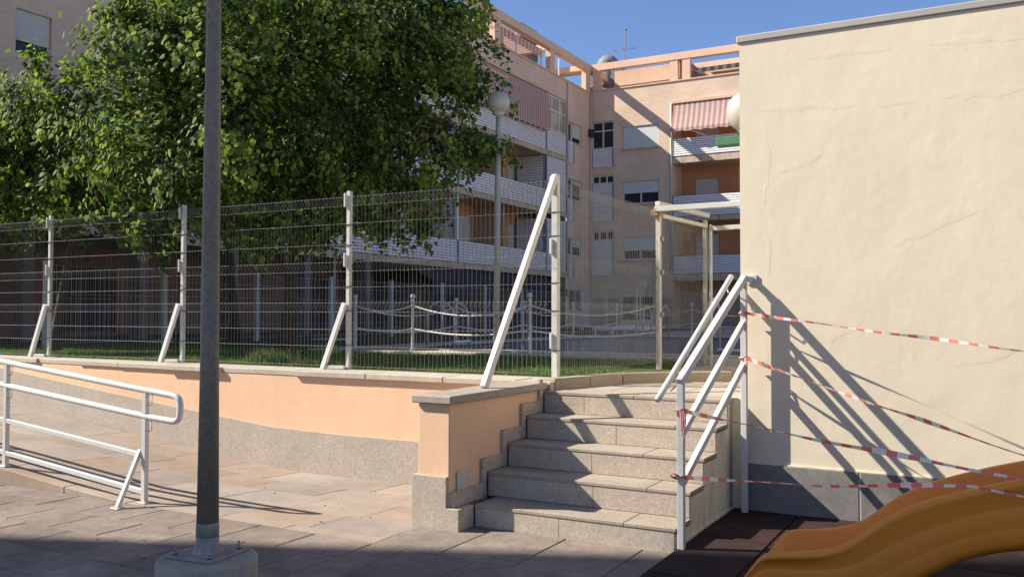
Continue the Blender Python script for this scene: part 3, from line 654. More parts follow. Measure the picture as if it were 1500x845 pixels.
# ------------------------------------------------------------------ cream building
cb = thing('cream_building', 'windowless cream stucco building with a dark stone plinth beside the steps', 'building', (0, 9, 0))
part('wall', MB().box(-1.812, 7, 7.0, 14, -.2, 3.70), M['cream'], cb)
x = -1.80
for w in (.862, .94, .94, .94, .94, .94, .94):
    part('plinth_slab', MB().box(x + .007, min(x + w - .007, 6.99), 6.978, 6.9995, .0, .39), M['plinth'], cb, .003); x += w
part('plinth_grout', MB().box(-1.81, 6.99, 6.982, 6.9993, .0, .385), M['parapet'], cb)
part('plinth_bead', MB().box(-1.81, 6.99, 6.99, 6.9993, .392, .402), M['cream2'], cb)
part('parapet_cap', MB().box(-1.835, 7.04, 6.984, 14.04, 3.701, 3.758), M['parapet'], cb, .008)
def ridge(P, w, h):
    mb = MB(); P2 = []
    for a, b in zip(P, P[1:]):
        L = math.hypot(b[0] - a[0], b[1] - a[1]); n = max(2, int(L / .05))
        P2 += [(a[0] + (b[0] - a[0]) * i / n, a[1] + (b[1] - a[1]) * i / n, a, b) for i in range(n)]
    P2.append((*P[-1], P[-2], P[-1])); n = len(P2)
    for i, (x, z, a, b) in enumerate(P2):
        L = math.hypot(b[0] - a[0], b[1] - a[1]); nx, nz = -(b[1] - a[1]) / L, (b[0] - a[0]) / L
        o = random.gauss(0, .006) + .012 * math.sin(i * .35); e = math.sin(PI * min(1, i / (n * .35), (n - 1 - i) / (n * .35)) / 2); ww = w * random.uniform(.6, 1.3) * (.15 + .85 * e); hh = h * random.uniform(.15, .55) * e
        for t, d in ((-1, 0), (-.3, hh * .8), (.15, hh), (1, 0)): mb.v.append((x + nx * (o + t * ww), 6.9995 - d, z + nz * (o + t * ww)))
        if i:
            for q in range(3): mb.face(((i - 1) * 4 + q, i * 4 + q, i * 4 + q + 1, (i - 1) * 4 + q + 1), True)
    part('plaster_ridge', mb, M['cream'], cb, fixn=False)
ridge([(-1.68, 3.15), (-1.2, 3.14), (-.95, 3.13)], .035, 0.0017); ridge([(-.85, 3.12), (-.55, 3.085)], .03, 0.0013); ridge([(-1.3, 3.50), (-.95, 3.52), (-.7, 3.51)], .03, 0.0013)
ridge([(-.45, 3.50), (.15, 3.46)], .03, 0.0017); ridge([(-.38, 3.11), (.16, 3.105)], .04, 0.0020); ridge([(-1.605, 2.99), (-1.62, 2.4)], .02, 0.0010); ridge([(-1.61, 2.2), (-1.60, 1.85)], .018, 0.0017)
ridge([(-.7, 2.05), (-.35, 2.25), (-.1, 2.3)], .05, 0.0013); ridge([(-1.2, 1.35), (-.9, 1.5)], .04, 0.0010); ridge([(-.3, 1.2), (.1, 1.32)], .05, 0.0013); ridge([(-1.5, 2.65), (-1.2, 2.75)], .04, 0.0010)
wl = thing('wall_lamp', 'white globe lamp on a green bracket at the corner of the cream building', 'lamp', (-1.82, 8.5, 3.2))
part('bracket', MB().bar((-1.813, 8.5, 3.22), (-2.42, 8.5, 3.22), .13, .09).box(-1.90, -1.8135, 8.36, 8.64, 3.12, 3.40), M['green'], wl, .01)
part('socket', MB().lathe((-2.13, 8.5, 3.276), [(.09, 0), (.09, .05), (.075, .055)], 20), M['green'], wl)
part('globe', MB().lathe((-2.13, 8.5, 3.495), [(.195 * math.sin(a), -.195 * math.cos(a)) for a in np.linspace(.42, PI - .02, 18)], 32), M['globe'], wl)

# ------------------------------------------------------------------ poolside posts and ropes
def rope_post():
    t = thing('rope_post', 'white rope post', 'rope post', (0, 0, 0), 'white rope posts round the pool')
    part('shaft', MB().lathe((0, 0, 0), [(.04, 0), (.04, .02), (.026, .03), (.024, .80), (.03, .81), (.03, .84), (.018, .85)], 12), M['white'], t)
    part('knob', MB().lathe((0, 0, .89), [(.045 * math.sin(a), -.045 * math.cos(a)) for a in np.linspace(.3, PI - .05, 9)], 12), M['white'], t)
    for z in (.74, .36): part('ring', MB().lathe((0, 0, z), [(.026, -.02), (.036, -.015), (.036, .015), (.026, .02)], 12), M['white'], t)
    return t
RP = [(-9.72, 12.02), (-8.55, 12.06), (-6.37, 12.08), (-4.30, 12.08), (-9.72, 15.22), (-9.70, 18.06), (-9.9, 21.2), (-9.85, 24.1), (-7.6, 24.1), (-5.2, 24.1)]
RL = ['corner rope post of the pool barrier near the third fence post', 'rope post left of the globe lamp pole at the near pool edge', 'rope post with round knob seen between the long strut and the lamp pole', 'near rope post standing right behind the gate frame post',
      'rope post on the left side of the pool nearest the corner post', 'middle rope post on the left side of the pool', 'rope post near the far left corner of the pool', 'far corner rope post behind the pool', 'rope post behind the pool near the white loungers', 'rope post behind the pool furthest right']
base = rope_post(); posts = []
for i, ((x, y), lb) in enumerate(zip(RP, RL)):
    o = base if i == 0 else copy_tree(base); o.location = (x, y, .945); o['label'] = 'white ' + lb if not lb.startswith(('near ', 'middle ', 'far ', 'corner ')) else 'white ' + lb; posts.append(o)
spans = [(0, 1), (1, 2), (2, 3), (0, 4), (4, 5), (5, 6), (6, 7), (7, 8), (8, 9)]
SL = ['from the corner post to the next post', 'behind the globe lamp pole', 'between the long strut and the gate frame', 'on the left pool side nearest the corner', 'on the left pool side in the middle', 'on the left pool side further back', 'at the far left corner of the pool', 'behind the far pool edge on the left', 'behind the far pool edge on the right']
for (i, j), s in zip(spans, SL):
    for z, w in ((.74, 'upper'), (.36, 'lower')):
        a = Vector((*RP[i], .945 + z)); b = Vector((*RP[j], .945 + z)); n = 14; sag = (.16 if w == 'upper' else .09) * min(1.1, (b - a).length / 2.1)
        P = [a.lerp(b, k / n) - Vector((0, 0, sag * 4 * (k / n) * (1 - k / n))) for k in range(n + 1)]
        t = part('pool_rope', MB().tube(P, .0145, 6), M['rope']); tag(t, 'white %s pool rope %s' % (w, s), 'rope', 'ropes of the pool barrier')
# showers, ladders, loungers
def shower(x, y, h, label, grp):
    t = thing('pool_shower', label, 'shower', (x, y, .93), grp)
    part('pipe', MB().tube([(x, y, .93), (x, y, .93 + h - .12), (x + .03, y, .93 + h - .03), (x + .22, y + .05, .93 + h + .07)], .028, 10), M['ltgrey'], t)
    part('shower_head', MB().lathe((x + .22, y + .05, .93 + h), [(.06, 0), (.05, .04), (.02, .07)], 12), M['ltgrey'], t)
    part('tray', MB().box(x - .4, x + .4, y - .4, y + .4, .92, .96), M['pooltile'], t, .01)
shower(-13.9, 16.4, 1.98, 'pool shower with bent pipe left of the second fence post', 'pool showers')
shower(-8.8, 22.95, 1.4, 'pool shower standing beyond the pool near the white loungers', 'pool showers')
def ladder(x, y, dx, dy, label):
    t = thing('pool_ladder', label, 'ladder', (x, y, .95), 'pool ladders')
    for s in (-.25, .25):
        px, py = x + s * dy, y + s * dx
        part('handrail', MB().tube([(px, py, .95), (px, py, 1.5)] + [(px + dx * .3 * (1 - math.cos(a)), py + dy * .3 * (1 - math.cos(a)), 1.5 + .28 * math.sin(a)) for a in np.linspace(.3, PI, 7)] + [(px + dx * .6, py + dy * .6, .93)], .022, 8), M['metal'], t)
    for z in (1.02,): part('tread', MB().box(x + dx * .6 - .03 - .25 * abs(dy), x + dx * .6 + .03 + .25 * abs(dy), y + dy * .6 - .03 - .25 * abs(dx), y + dy * .6 + .03 + .25 * abs(dx), z, z + .03), M['metal'], t)
ladder(-9.55, 14.2, 1, 0, 'steel pool ladder at the left pool side behind the lamp pole')
ladder(-8.0, 22.6, 0, -1, 'steel pool ladder at the far pool edge beyond the ropes')
ladder(-3.4, 12.3, 0, 1, 'steel pool ladder at the near pool edge just past the gate')
def lounger(x, y, label):
    t = thing('pool_lounger', label, 'lounger', (x, y, .94), 'white pool loungers')
    part('seat', MB().box(x, x + .62, y, y + 1.3, 1.09, 1.17), M['frame'], t, .02)
    part('backrest', MB().bar((x + .31, y + 1.31, 1.13), (x + .31, y + 1.9, 1.17), .62, .07), M['frame'], t, .02)
    for a, b in ((.05, .1), (.57, .1), (.05, 1.2), (.57, 1.2)): part('leg', MB().box(x + a - .03, x + a + .03, y + b - .03, y + b + .03, .935, 1.088), M['frame'], t)
lounger(-10.35, 23.5, 'left white plastic lounger beyond the pool'); lounger(-9.45, 23.5, 'right white plastic lounger beyond the pool')

# ================================================================== APARTMENT BUILDINGS
def holed(mb, axis, c, a0, a1, z0, z1, holes, depth=.14, inw=-1):
    """wall sheet on plane axis=c with rectangular openings (a0,a1,z0,z1) and their reveals"""
    As = sorted({a0, a1, *[h[0] for h in holes], *[h[1] for h in holes]}); Zs = sorted({z0, z1, *[h[2] for h in holes], *[h[3] for h in holes]})
    P = (lambda a, z, d=0: (c + inw * d, a, z)) if axis == 'x' else (lambda a, z, d=0: (a, c + inw * d, z))
    for i in range(len(As) - 1):
        for j in range(len(Zs) - 1):
            am, zm = (As[i] + As[i + 1]) / 2, (Zs[j] + Zs[j + 1]) / 2
            if any(h[0] < am < h[1] and h[2] < zm < h[3] for h in holes): continue
            mb.quad(P(As[i], Zs[j]), P(As[i + 1], Zs[j]), P(As[i + 1], Zs[j + 1]), P(As[i], Zs[j + 1]))
    for h in holes:
        for (a, z), (b, w) in (((h[0], h[2]), (h[1], h[2])), ((h[1], h[2]), (h[1], h[3])), ((h[1], h[3]), (h[0], h[3])), ((h[0], h[3]), (h[0], h[2]))):
            mb.quad(P(a, z), P(b, w), P(b, w, depth), P(a, z, depth))
def window(parent, axis, c, inw, a0, a1, z0, z1, blind=0.5, mull=(.5,), transom=None, fw=.06, bmat=None, pane='glass', proud=0, fmat='frame'):
    """frame (part) with pane and blind (sub-parts) sitting in an opening"""
    def bx(mb, a, b, z, w, d0, d1):
        lo, hi = sorted((c + inw * d0, c + inw * d1))
        return mb.box(lo, hi, a, b, z, w) if axis == 'x' else mb.box(a, b, lo, hi, z, w)
    d = .09 - proud; g = .004
    a0 += g; a1 -= g; z0 += g; z1 -= g
    mb = MB(); bx(mb, a0, a1, z0, z0 + fw, d, d + .05); bx(mb, a0, a1, z1 - fw, z1, d, d + .05)
    bx(mb, a0, a0 + fw, z0 + fw, z1 - fw, d, d + .05); bx(mb, a1 - fw, a1, z0 + fw, z1 - fw, d, d + .05)
    for m in mull: am = a0 + (a1 - a0) * m; bx(mb, am - fw * .6, am + fw * .6, z0 + fw, z1 - fw, d - .003, d + .047)
    if transom: zt = z0 + (z1 - z0) * transom; bx(mb, a0 + fw, a1 - fw, zt - fw * .5, zt + fw * .5, d - .006, d + .044)
    f = part('window', mb, M[fmat], parent)
    part('pane', bx(MB(), a0 + .01, a1 - .01, z0 + .01, z1 - .01, d + .025, d + .035), M[pane], f)
    if blind: part('blind', bx(MB(), a0 + fw * .4, a1 - fw * .4, z1 - (z1 - z0) * blind, z1 - .002, d - .03, d - .012), bmat or M['blind'], f)
    return f
slat_cache = {}
def slats(parent, name, axis, c, out, a0, a1, z0, z1, pitch=.108, back=True):
    """white horizontal slats in front of a grey backing; each slat its own sub-part"""
    def bx(mb, a, b, z, w, d0, d1):
        lo, hi = sorted((c + out * d0, c + out * d1))
        return mb.box(lo, hi, a, b, z, w) if axis == 'x' else mb.box(a, b, lo, hi, z, w)
    mb = MB(); bx(mb, a0, a1, z0, z1, 0, .02)
    for a in (a0, a1 - .05): bx(mb, a, a + .05, z0 - .01, z1 + .03, .021, .075)
    rail = part(name, mb, M['slatback'], parent)
    n = max(1, int(round((z1 - z0) / pitch))); p = (z1 - z0) / n
    rl = root_loc(rail); key = (axis, round(a1 - a0, 3), round(p, 4), out)
    for i in range(n):
        z = z0 + i * p
        if key not in slat_cache:
            m = MB(); L = a1 - a0
            pr_ = [(.028, .008), (.060, .012), (.050, p - .014), (.026, p - .008)]     # slightly tilted louvre blade
            if axis == 'x': k = [(out * d, .055, h) for d, h in pr_] + [(out * d, L - .055, h) for d, h in pr_]
            else: k = [(.055, out * d, h) for d, h in pr_] + [(L - .055, out * d, h) for d, h in pr_]
            m.hexa(k); slat_cache[key] = m.mesh('slat', M['slat'])
        o = part('slat', slat_cache[key], None, rail)
        o.location = Vector((c, a0, z) if axis == 'x' else (a0, c, z)) - rl
    return rail
def awning(parent, axis, c, a0, a1, zt, zb, dt, db, w=.11, mats=('awr', 'aww'), name='awning', scallop=True):
    mb = MB(); n = int((a1 - a0) / w)
    for i in range(n):
        mb.cur = i % 2; a, b = a0 + (a1 - a0) * i / n, a0 + (a1 - a0) * (i + 1) / n
        def P(t, s, e=0): 
            d = dt + (db - dt) * s + .05 * math.sin(s * PI); z = zt + (zb - zt) * s + e
            return (c + d, t, z) if axis == 'x' else (t, c + d, z)
        for s in range(4): mb.quad(P(a, s / 4), P(b, s / 4), P(b, (s + 1) / 4), P(a, (s + 1) / 4))
        if scallop:
            e = -.16 - .03 * math.sin(i * 1.3); mb.quad(P(a, 1), P(b, 1), P(b, 1, e), P(a, 1, e))
    o = part(name, mb, [M[m] for m in mats], parent, fixn=False)
    return o

XL = -19.115; YB = 43.137; XR_ = -20.75; YR_ = 44.70
LB = thing('apartment_building', 'long pinkish brick apartment block with slatted balconies behind the trees', 'building', (-19.1, 26, .9))
# brick faces with openings
floors = ((10.30, 11.28), (7.36, 8.42), (4.50, 5.42))
mb = MB()
h1 = [(40.30, 42.02, a, b) for a, b in floors] + [(40.5, 42.3, 1.6, 2.8)]
holed(mb, 'x', XL, 40.2, YB, .9, 13.25, h1)
h2 = [(11.75, 12.62, 7.30, 8.33), (11.75, 12.62, 10.2, 11.25), (11.75, 12.62, 4.35, 5.4)]
holed(mb, 'x', XL, 7.5, 14.5, 3.4, 13.25, h2)
mb.box(XL - .22, XL, 14.502, 40.198, 12.24, 13.25)
mb.quad((XL, 7.5, .9), (XL, 7.5, 13.25), (-31, 7.5, 13.25), (-31, 7.5, .9)); mb.quad((-31, 7.5, .9), (-31, 7.5, 13.25), (-31, 43.1, 13.25), (-31, 43.1, .9))
mb.box(XL - .16, XL - .02, 7.5, 7.9, .9, 3.39)
part('brick_wall', mb, M['brick2'], LB, fixn=False)
part('parapet_ledge', MB().box(XL - .25, XL + .05, 7.5, YB - .06, 13.252, 13.33), M['band'], LB)
part('roof', MB().box(-30.9, XL - .26, 7.6, 43.0, 12.0, 12.25), M['tartop'], LB)
for (a, b, z0, z1) in h1[:3]:
    window(LB, 'x', XL, -1, a, a + .62, z0, z1, 0, (), pane='glass'); window(LB, 'x', XL, -1, a + .66, b, z0, z1, .72 if z0 > 10 else (.25 if z0 > 7 else .5), ())
    slats(LB, 'service_screen', 'x', XL, 1, 40.22, 40.95, z0 - 1.1, z0 - .06, .11)
    part('window_sill', MB().box(XL + .002, XL + .06, 40.96, 42.08, z0 - .07, z0 - .004), M['ltgrey'], LB)
for (a, b, z0, z1) in h2: window(LB, 'x', XL, -1, a, b, z0, z1, .68, ())
window(LB, 'x', XL, -1, 40.5, 42.3, 1.6, 2.8, 0)
# recessed balcony wall
mb = MB(); wins = []
for z in (9.5, 6.62, 3.62):
    for a in (37.1, 31.9, 27.4, 22.0, 17.0): wins.append((a, a + (2.0 if a != 31.9 else 1.9), z + .85, z + 2.25))
holed(mb, 'x', XR_, 14.5, 40.2, 3.4, 12.24, wins)
part('balcony_wall', mb, M['terra'], LB, fixn=False)
for i, (a, b, z0, z1) in enumerate(wins): window(LB, 'x', XR_, -1, a, b, z0, z1, (.62, 1.0, .45, .85, .6)[i % 5] if z0 > 5 else .97, (.5,))
for y in (34.0, 26.0, 18.0):
    for z0, z1 in ((9.52, 12.23), (6.63, 9.18), (3.63, 6.38)): part('partition', MB().box(XR_ + .003, XL - .16, y, y + .18, z0, z1), M['terra2'], LB)
for z in (9.19, 6.39, 3.375):
    part('balcony_slab', MB().box(XR_ + .004, XL + .03, 14.5, 40.15, z, z + .235), M['slabc'], LB)
    for y0, y1 in ((30.02, 37.86), (22.2, 30.0), (14.52, 22.18)): slats(LB, 'balcony_rail', 'x', XL - .03, 1, y0, y1, z + .25, z + (1.13 if z > 4 else 1.12))
    # service enclosure beside the windows
    if z > 9: 
        slats(LB, 'balcony_rail', 'x', XL - .03, 1, 37.88, 40.12, z + .25, 10.46)
        window(LB, 'x', XL + .05, -1, 37.9, 40.15, 10.50, 12.22, 0, (.3, .68), .58, .07, pane='curtain')
        part('side_panel', MB().box(XR_ + .1, XL - .03, 37.80, 37.86, z + .25, 12.23), M['slatback'], LB)
    else:
        slats(LB, 'louvre_screen', 'x', XL - .03, 1, 37.88, 40.12, z + .25, z + 2.78)
        slats(LB, 'louvre_screen', 'y', 37.86, -1, XR_ + .05, XL - .04, z + .25, z + 2.78, .13)
for z0, z1 in ((7.55, 9.18), (4.5, 6.38)):
    slats(LB, 'divider_screen', 'y', 30.05, -1, XR_ + .05, XL - .12, z0 - .6, z1, .13)
    part('screen_post', MB().box(XL - .11, XL - .01, 30.0, 30.1, z0 - .02, z1), M['slat'], LB)
awning(LB, 'x', XL, 30.9, 37.84, 12.22, 10.42, .06, .22)
part('awning_case', MB().box(XL + .003, XL + .16, 30.85, 37.88, 12.18, 12.32), M['band'], LB)
# attic pergola
part('pergola_beam', MB().box(XL - .28, XL + .02, 8, 45.6, 14.44, 14.82), M['beam'], LB, .01)
for y in (13.5, 20.5, 27.3, 32.95, 38.35, 42.55):
    part('pergola_pillar', MB().box(XL - .26, XL, y, y + .52, 13.33, 14.437), M['beam'], LB)
    part('cross_beam', MB().box(-22.6, XL - .285, y + .1, y + .42, 14.46, 14.74), M['beam'], LB)
mb = MB(); holed(mb, 'x', -22.6, 8, 38.3, 12.3, 14.6, [(33.6, 35.2, 12.4, 14.0), (30, 31.4, 12.4, 14.2), (24, 26, 12.4, 14.2)])
mb.quad((-22.6, 38.3, 12.3), (-30, 38.3, 12.3), (-30, 38.3, 14.6), (-22.6, 38.3, 14.6)).quad((-22.6, 8, 14.6), (-22.6, 38.3, 14.6), (-30, 38.3, 14.6), (-30, 8, 14.6))
part('attic_wall', mb, M['terra2'], LB, fixn=False)
for a, b in ((33.6, 35.2), (30, 31.4), (24, 26)): window(LB, 'x', -22.6, -1, a, b, 12.4, 14.0, .3)
part('attic_wall', MB().box(-21.6, -20.2, 38.9, 40.0, 12.3, 14.0), M['beam'], LB)
part('awning_post', MB().box(-19.5, -19.44, 39.99, 40.05, 13.2, 14.4), M['frame'], LB)
mb = MB(); n = 26
for i in range(n):
    mb.cur = i % 2; a, b = 33.6 + 4.6 * i / n, 33.6 + 4.6 * (i + 1) / n
    mb.quad((-22.5, a, 14.40), (-22.5, b, 14.40), (XL - .3, b, 14.36), (XL - .3, a, 14.36)); mb.quad((XL - .3, a, 14.36), (XL - .3, b, 14.36), (XL - .32, b, 13.98 if i > 3 else 13.6), (XL - .32, a, 13.98 if i > 3 else 13.6))
part('attic_awning', mb, [M['awr'], M['aww']], LB, fixn=False)
for y in (33.55, 35.4, 37.9): part('awning_post', MB().box(XL - .33, XL - .27, y, y + .06, 13.33, 14.43), M['frame'], LB)
# ground floor arcade
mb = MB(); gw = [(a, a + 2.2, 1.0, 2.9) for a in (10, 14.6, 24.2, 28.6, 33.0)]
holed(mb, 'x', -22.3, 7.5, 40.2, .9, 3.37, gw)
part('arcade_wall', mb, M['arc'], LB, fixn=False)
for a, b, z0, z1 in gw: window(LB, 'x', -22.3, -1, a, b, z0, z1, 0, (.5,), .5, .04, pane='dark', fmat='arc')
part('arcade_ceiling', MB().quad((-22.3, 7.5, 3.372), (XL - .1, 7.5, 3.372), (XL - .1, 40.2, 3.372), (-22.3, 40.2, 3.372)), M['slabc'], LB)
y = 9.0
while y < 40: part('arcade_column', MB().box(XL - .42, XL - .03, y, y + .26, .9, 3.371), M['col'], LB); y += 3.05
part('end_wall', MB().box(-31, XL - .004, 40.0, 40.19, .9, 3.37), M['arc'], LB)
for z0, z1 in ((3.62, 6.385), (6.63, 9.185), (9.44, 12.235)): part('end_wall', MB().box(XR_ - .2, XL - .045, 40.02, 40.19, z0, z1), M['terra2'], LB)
part('drain_pipe', MB().tube([(XL + .07, YB - .10, .95), (XL + .07, YB - .10, 13.2)], .05, 8), M['band'], LB)
part('drain_pipe', MB().tube([(XL + .07, 40.17, .95), (XL + .07, 40.17, 13.2)], .035, 8), M['ltgrey'], LB)
ca = thing('ground_floor_awning', 'long dark canvas canopy under the lowest balconies of the long block', 'awning', (-18.4, 36, 2.6))
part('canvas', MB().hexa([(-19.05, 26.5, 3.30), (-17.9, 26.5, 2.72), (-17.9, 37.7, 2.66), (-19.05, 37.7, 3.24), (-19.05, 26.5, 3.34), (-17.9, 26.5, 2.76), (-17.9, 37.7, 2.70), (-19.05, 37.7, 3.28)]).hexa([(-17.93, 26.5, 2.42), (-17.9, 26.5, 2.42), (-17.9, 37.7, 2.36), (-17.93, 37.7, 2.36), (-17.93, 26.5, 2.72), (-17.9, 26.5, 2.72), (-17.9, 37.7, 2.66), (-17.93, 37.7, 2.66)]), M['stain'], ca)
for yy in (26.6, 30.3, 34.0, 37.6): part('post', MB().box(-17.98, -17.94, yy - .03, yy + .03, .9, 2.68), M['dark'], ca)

BB = thing('apartment_building', 'sunlit brick apartment block closing the end of the courtyard', 'building', (-12, 43.1, .9))
mb = MB(); hk = [(-19.03, -17.79, 10.28, 11.72), (-19.03, -17.79, 8.42, 8.86), (-19.03, -17.79, 5.42, 5.92)]
hb = [(-17.29, -15.31, 10.14, 11.30), (-17.29, -15.31, 7.25, 8.42), (-17.29, -15.35, 4.36, 5.54), (-17.4, -15.3, 1.2, 2.5)]
holed(mb, 'y', YB, XL + .02, -14.6, .9, 13.35, hk + hb, .14, 1)
mb.box(-14.598, 3, YB, YB + .22, 12.32, 13.35); mb.box(-6, 3, YB, YB + .22, .9, 12.31)
mb.quad((3, YB, .9), (3, 55, .9), (3, 55, 13.35), (3, YB, 13.35)).quad((-14.6, YB, .9), (-14.6, YR_, .9), (-14.6, YR_, 12.31), (-14.6, YB, 12.31))
part('brick_wall', mb, M['brick'], BB, fixn=False)
for a, b in ((XL + .14, -17.43), (-15.27, -14.62)): part('base_course', MB().box(a, b, YB - .03, YB - .002, .9, 2.4), M['terra2'], BB)
part('parapet_ledge', MB().box(XL + .1, 3, YB - .05, YB + .25, 13.352, 13.42), M['band'], BB)
part('roof', MB().box(-31, 3, YB + .26, 55, 12.9, 13.2), M['tartop'], BB)
window(BB, 'y', YB, 1, *hk[0], 0, (.5,), .66); window(BB, 'y', YB, 1, *hk[1], 0, (.33, .66)); window(BB, 'y', YB, 1, *hk[2], 0, (.33, .66))
for z0, z1 in ((9.30, 10.24), (6.46, 8.38), (3.58, 5.38)): slats(BB, 'service_screen', 'y', YB - .002, -1, -19.02, -17.80, z0, z1, .115)
window(BB, 'y', YB, 1, *hb[0], .985, bmat=M['blindw']); window(BB, 'y', YB, 1, *hb[1], .52, bmat=M['blindw']); window(BB, 'y', YB, 1, *hb[2], .60, bmat=M['blindw']); window(BB, 'y', YB, 1, *hb[3], 0)
for h in hb[:3]: part('window_sill', MB().box(h[0] - .08, h[1] + .08, YB - .07, YB - .002, h[2] - .08, h[2] - .004), M['slabc'], BB)
mb = MB(); wb = [(-13.9, -12.65, z + .9, z + 2.05) for z in (9.5, 6.5, 3.6)] + [(-10.6, -8.6, z + .2, z + 2.05) for z in (9.5, 6.5, 3.6)]
holed(mb, 'y', YR_, -14.6, -6, 3.2, 12.31, wb, .12, 1); part('balcony_wall', mb, M['terra'], BB, fixn=False)
for w in wb: window(BB, 'y', YR_, 1, *w, .96, (.5,), bmat=M['blind'])
for z in (9.17, 6.22, 3.23):
    part('balcony_slab', MB().box(-14.596, -6.01, YB - .03, YR_ - .004, z, z + .34 if z != 6.22 else z + .24), M['slabc'], BB)
    zt = {9.17: (9.53, 10.42), 6.22: (6.48, 7.50), 3.23: (3.60, 4.47)}[z]
    slats(BB, 'balcony_rail', 'y', YB - .004, -1, -14.58, -10.2, zt[0], zt[1], .11); slats(BB, 'balcony_rail', 'y', YB - .004, -1, -10.18, -6.02, zt[0], zt[1], .11)
part('corner_tube', MB().tube([(-14.63, YB - .06, 3.6), (-14.63, YB - .06, 12.25)], .045, 8), M['ltgrey'], BB)
awning(BB, 'y', YB, -14.5, -9.5, 12.22, 10.85, -.06, -.5, .13)
part('awning_case', MB().box(-14.55, -9.4, YB - .14, YB - .003, 12.2, 12.33), M['band'], BB)
for x in (-13.3, -10.6): part('awning_arm', MB().bar((x - .3, YB - .45, 10.75), (x + .5, YB - .08, 10.42), .05, .05), M['frame'], BB)
part('pergola_beam', MB().box(-22.5, 3, YB - .01, YB + .3, 14.45, 14.81), M['beam'], BB, .01)
for x in (-18.98, -14.72, -14.08, -9.2, -4.5): part('pergola_pillar', MB().box(x, x + .42, YB + .02, YB + .28, 13.42, 14.447), M['beam'], BB)
mb = MB(); holed(mb, 'y', YB + .9, -18.1, -14.3, 13.2, 14.55, [(-15.0, -14.5, 13.45, 13.85)], .1, 1); mb.quad((-18.1, YB + .9, 13.2), (-18.1, 48, 13.2), (-18.1, 48, 14.55), (-18.1, YB + .9, 14.55)).quad((-18.1, YB + .9, 14.55), (-14.3, YB + .9, 14.55), (-14.3, 48, 14.55), (-18.1, 48, 14.55))
part('attic_wall', mb, M['band'], BB, fixn=False)
window(BB, 'y', YB + .9, 1, -15.0, -14.5, 13.45, 13.85, 0, (), fw=.04)
part('attic_wall', MB().box(-18.0, -14.4, YB + .80, YB + .898, 13.2, 13.72), M['terra'], BB)
part('attic_wall', MB().box(-14.25, 3, YB + 2.6, YB + 2.8, 13.2, 14.9), M['beam'], BB)
part('attic_side_wall', MB().box(-14.28, -14.12, YB + .3, YB + 2.59, 13.2, 14.7), M['terra2'], BB)
mb = MB(); n = 22
for i in range(n):
    mb.cur = i % 2; a, b = -13.6 + 4.6 * i / n, -13.6 + 4.6 * (i + 1) / n
    mb.quad((a, YB + 2.5, 14.5), (b, YB + 2.5, 14.5), (b, YB + .5, 14.02), (a, YB + .5, 14.02)); mb.quad((a, YB + .5, 14.02), (b, YB + .5, 14.02), (b, YB + .48, 13.78), (a, YB + .48, 13.78))
part('attic_awning', mb, [M['awd'], M['aww']], BB, fixn=False)
part('awning_arm', MB().bar((-14.0, YB + .35, 14.1), (-12.9, YB + .55, 13.6), .05, .05), M['ltgrey'], BB)
part('attic_rooms', MB().box(-22.5, -19.2, YB + 1.2, 48, 13.2, 13.95), M['terra2'], BB)
part('lower_wall', MB().box(-14.6, -6, YR_ - .5, YR_ - .3, .9, 3.2), M['terra2'], BB)
part('balcony_bracket', MB().box(XL + .05, XL + .25, YB - .35, YB - .06, 10.9, 11.3), M['dark'], BB)

# roof things
an = thing('roof_antenna', 'thin television antenna mast on the roof above the courtyard corner', 'antenna', (-17.9, 45, 14.5))
part('mast', MB().tube([(-17.9, 45, 13.2), (-17.9, 45, 17.1)], .028, 8), M['acm'], an)
part('aerial', MB().tube([(-18.5, 45, 15.95), (-17.2, 45.2, 16.02)], .014, 6).tube([(-18.05, 45, 15.25), (-17.8, 45, 14.95)], .07, 8), M['acm'], an)
for k in range(3): x = -18.5 + k * .5; part('aerial_rod', MB().tube([(x, 44.8, 16.0 + .012 * k * 5), (x, 45.3, 16.0 + .012 * k * 5)], .014, 5), M['acm'], an)
part('aerial', MB().tube([(-17.9, 45, 17.08), (-17.8, 45, 17.05)], .06, 8), M['acm'], an)
rv = thing('roof_vent', 'ribbed round metal vent cowl on the roof beside the antenna', 'vent', (-19.5, 46, 14.0))
part('cowl', MB().lathe((-19.3, 46, 14.3), [(.62, 0)] + [(.62 - .05 * (k % 2), .16 * k + .08) for k in range(9)] + [(.55, 1.5), (.35, 1.72), (.1, 1.8)], 20), M['vent'], rv)
part('base_box', MB().box(-20.2, -18.3, 45.5, 46.6, 13.2, 15.2), M['acm'], rv)
ac = thing('air_conditioner', 'dark grey air conditioning unit on the roof behind the long pergola beam', 'air conditioner', (-22.9, 42, 14.6))
part('casing', MB().box(-24.0, -22.5, 41.6, 43.6, 14.3, 17.25), M['acm'], ac, .04)
for k in range(8): part('louvre', MB().box(-22.498, -22.44, 41.7, 43.5, 15.6 + k * .17, 15.7 + k * .17), M['col'], ac)
part('stand', MB().box(-23.9, -22.6, 41.7, 43.5, 12.2, 14.29), M['terra2'], ac)

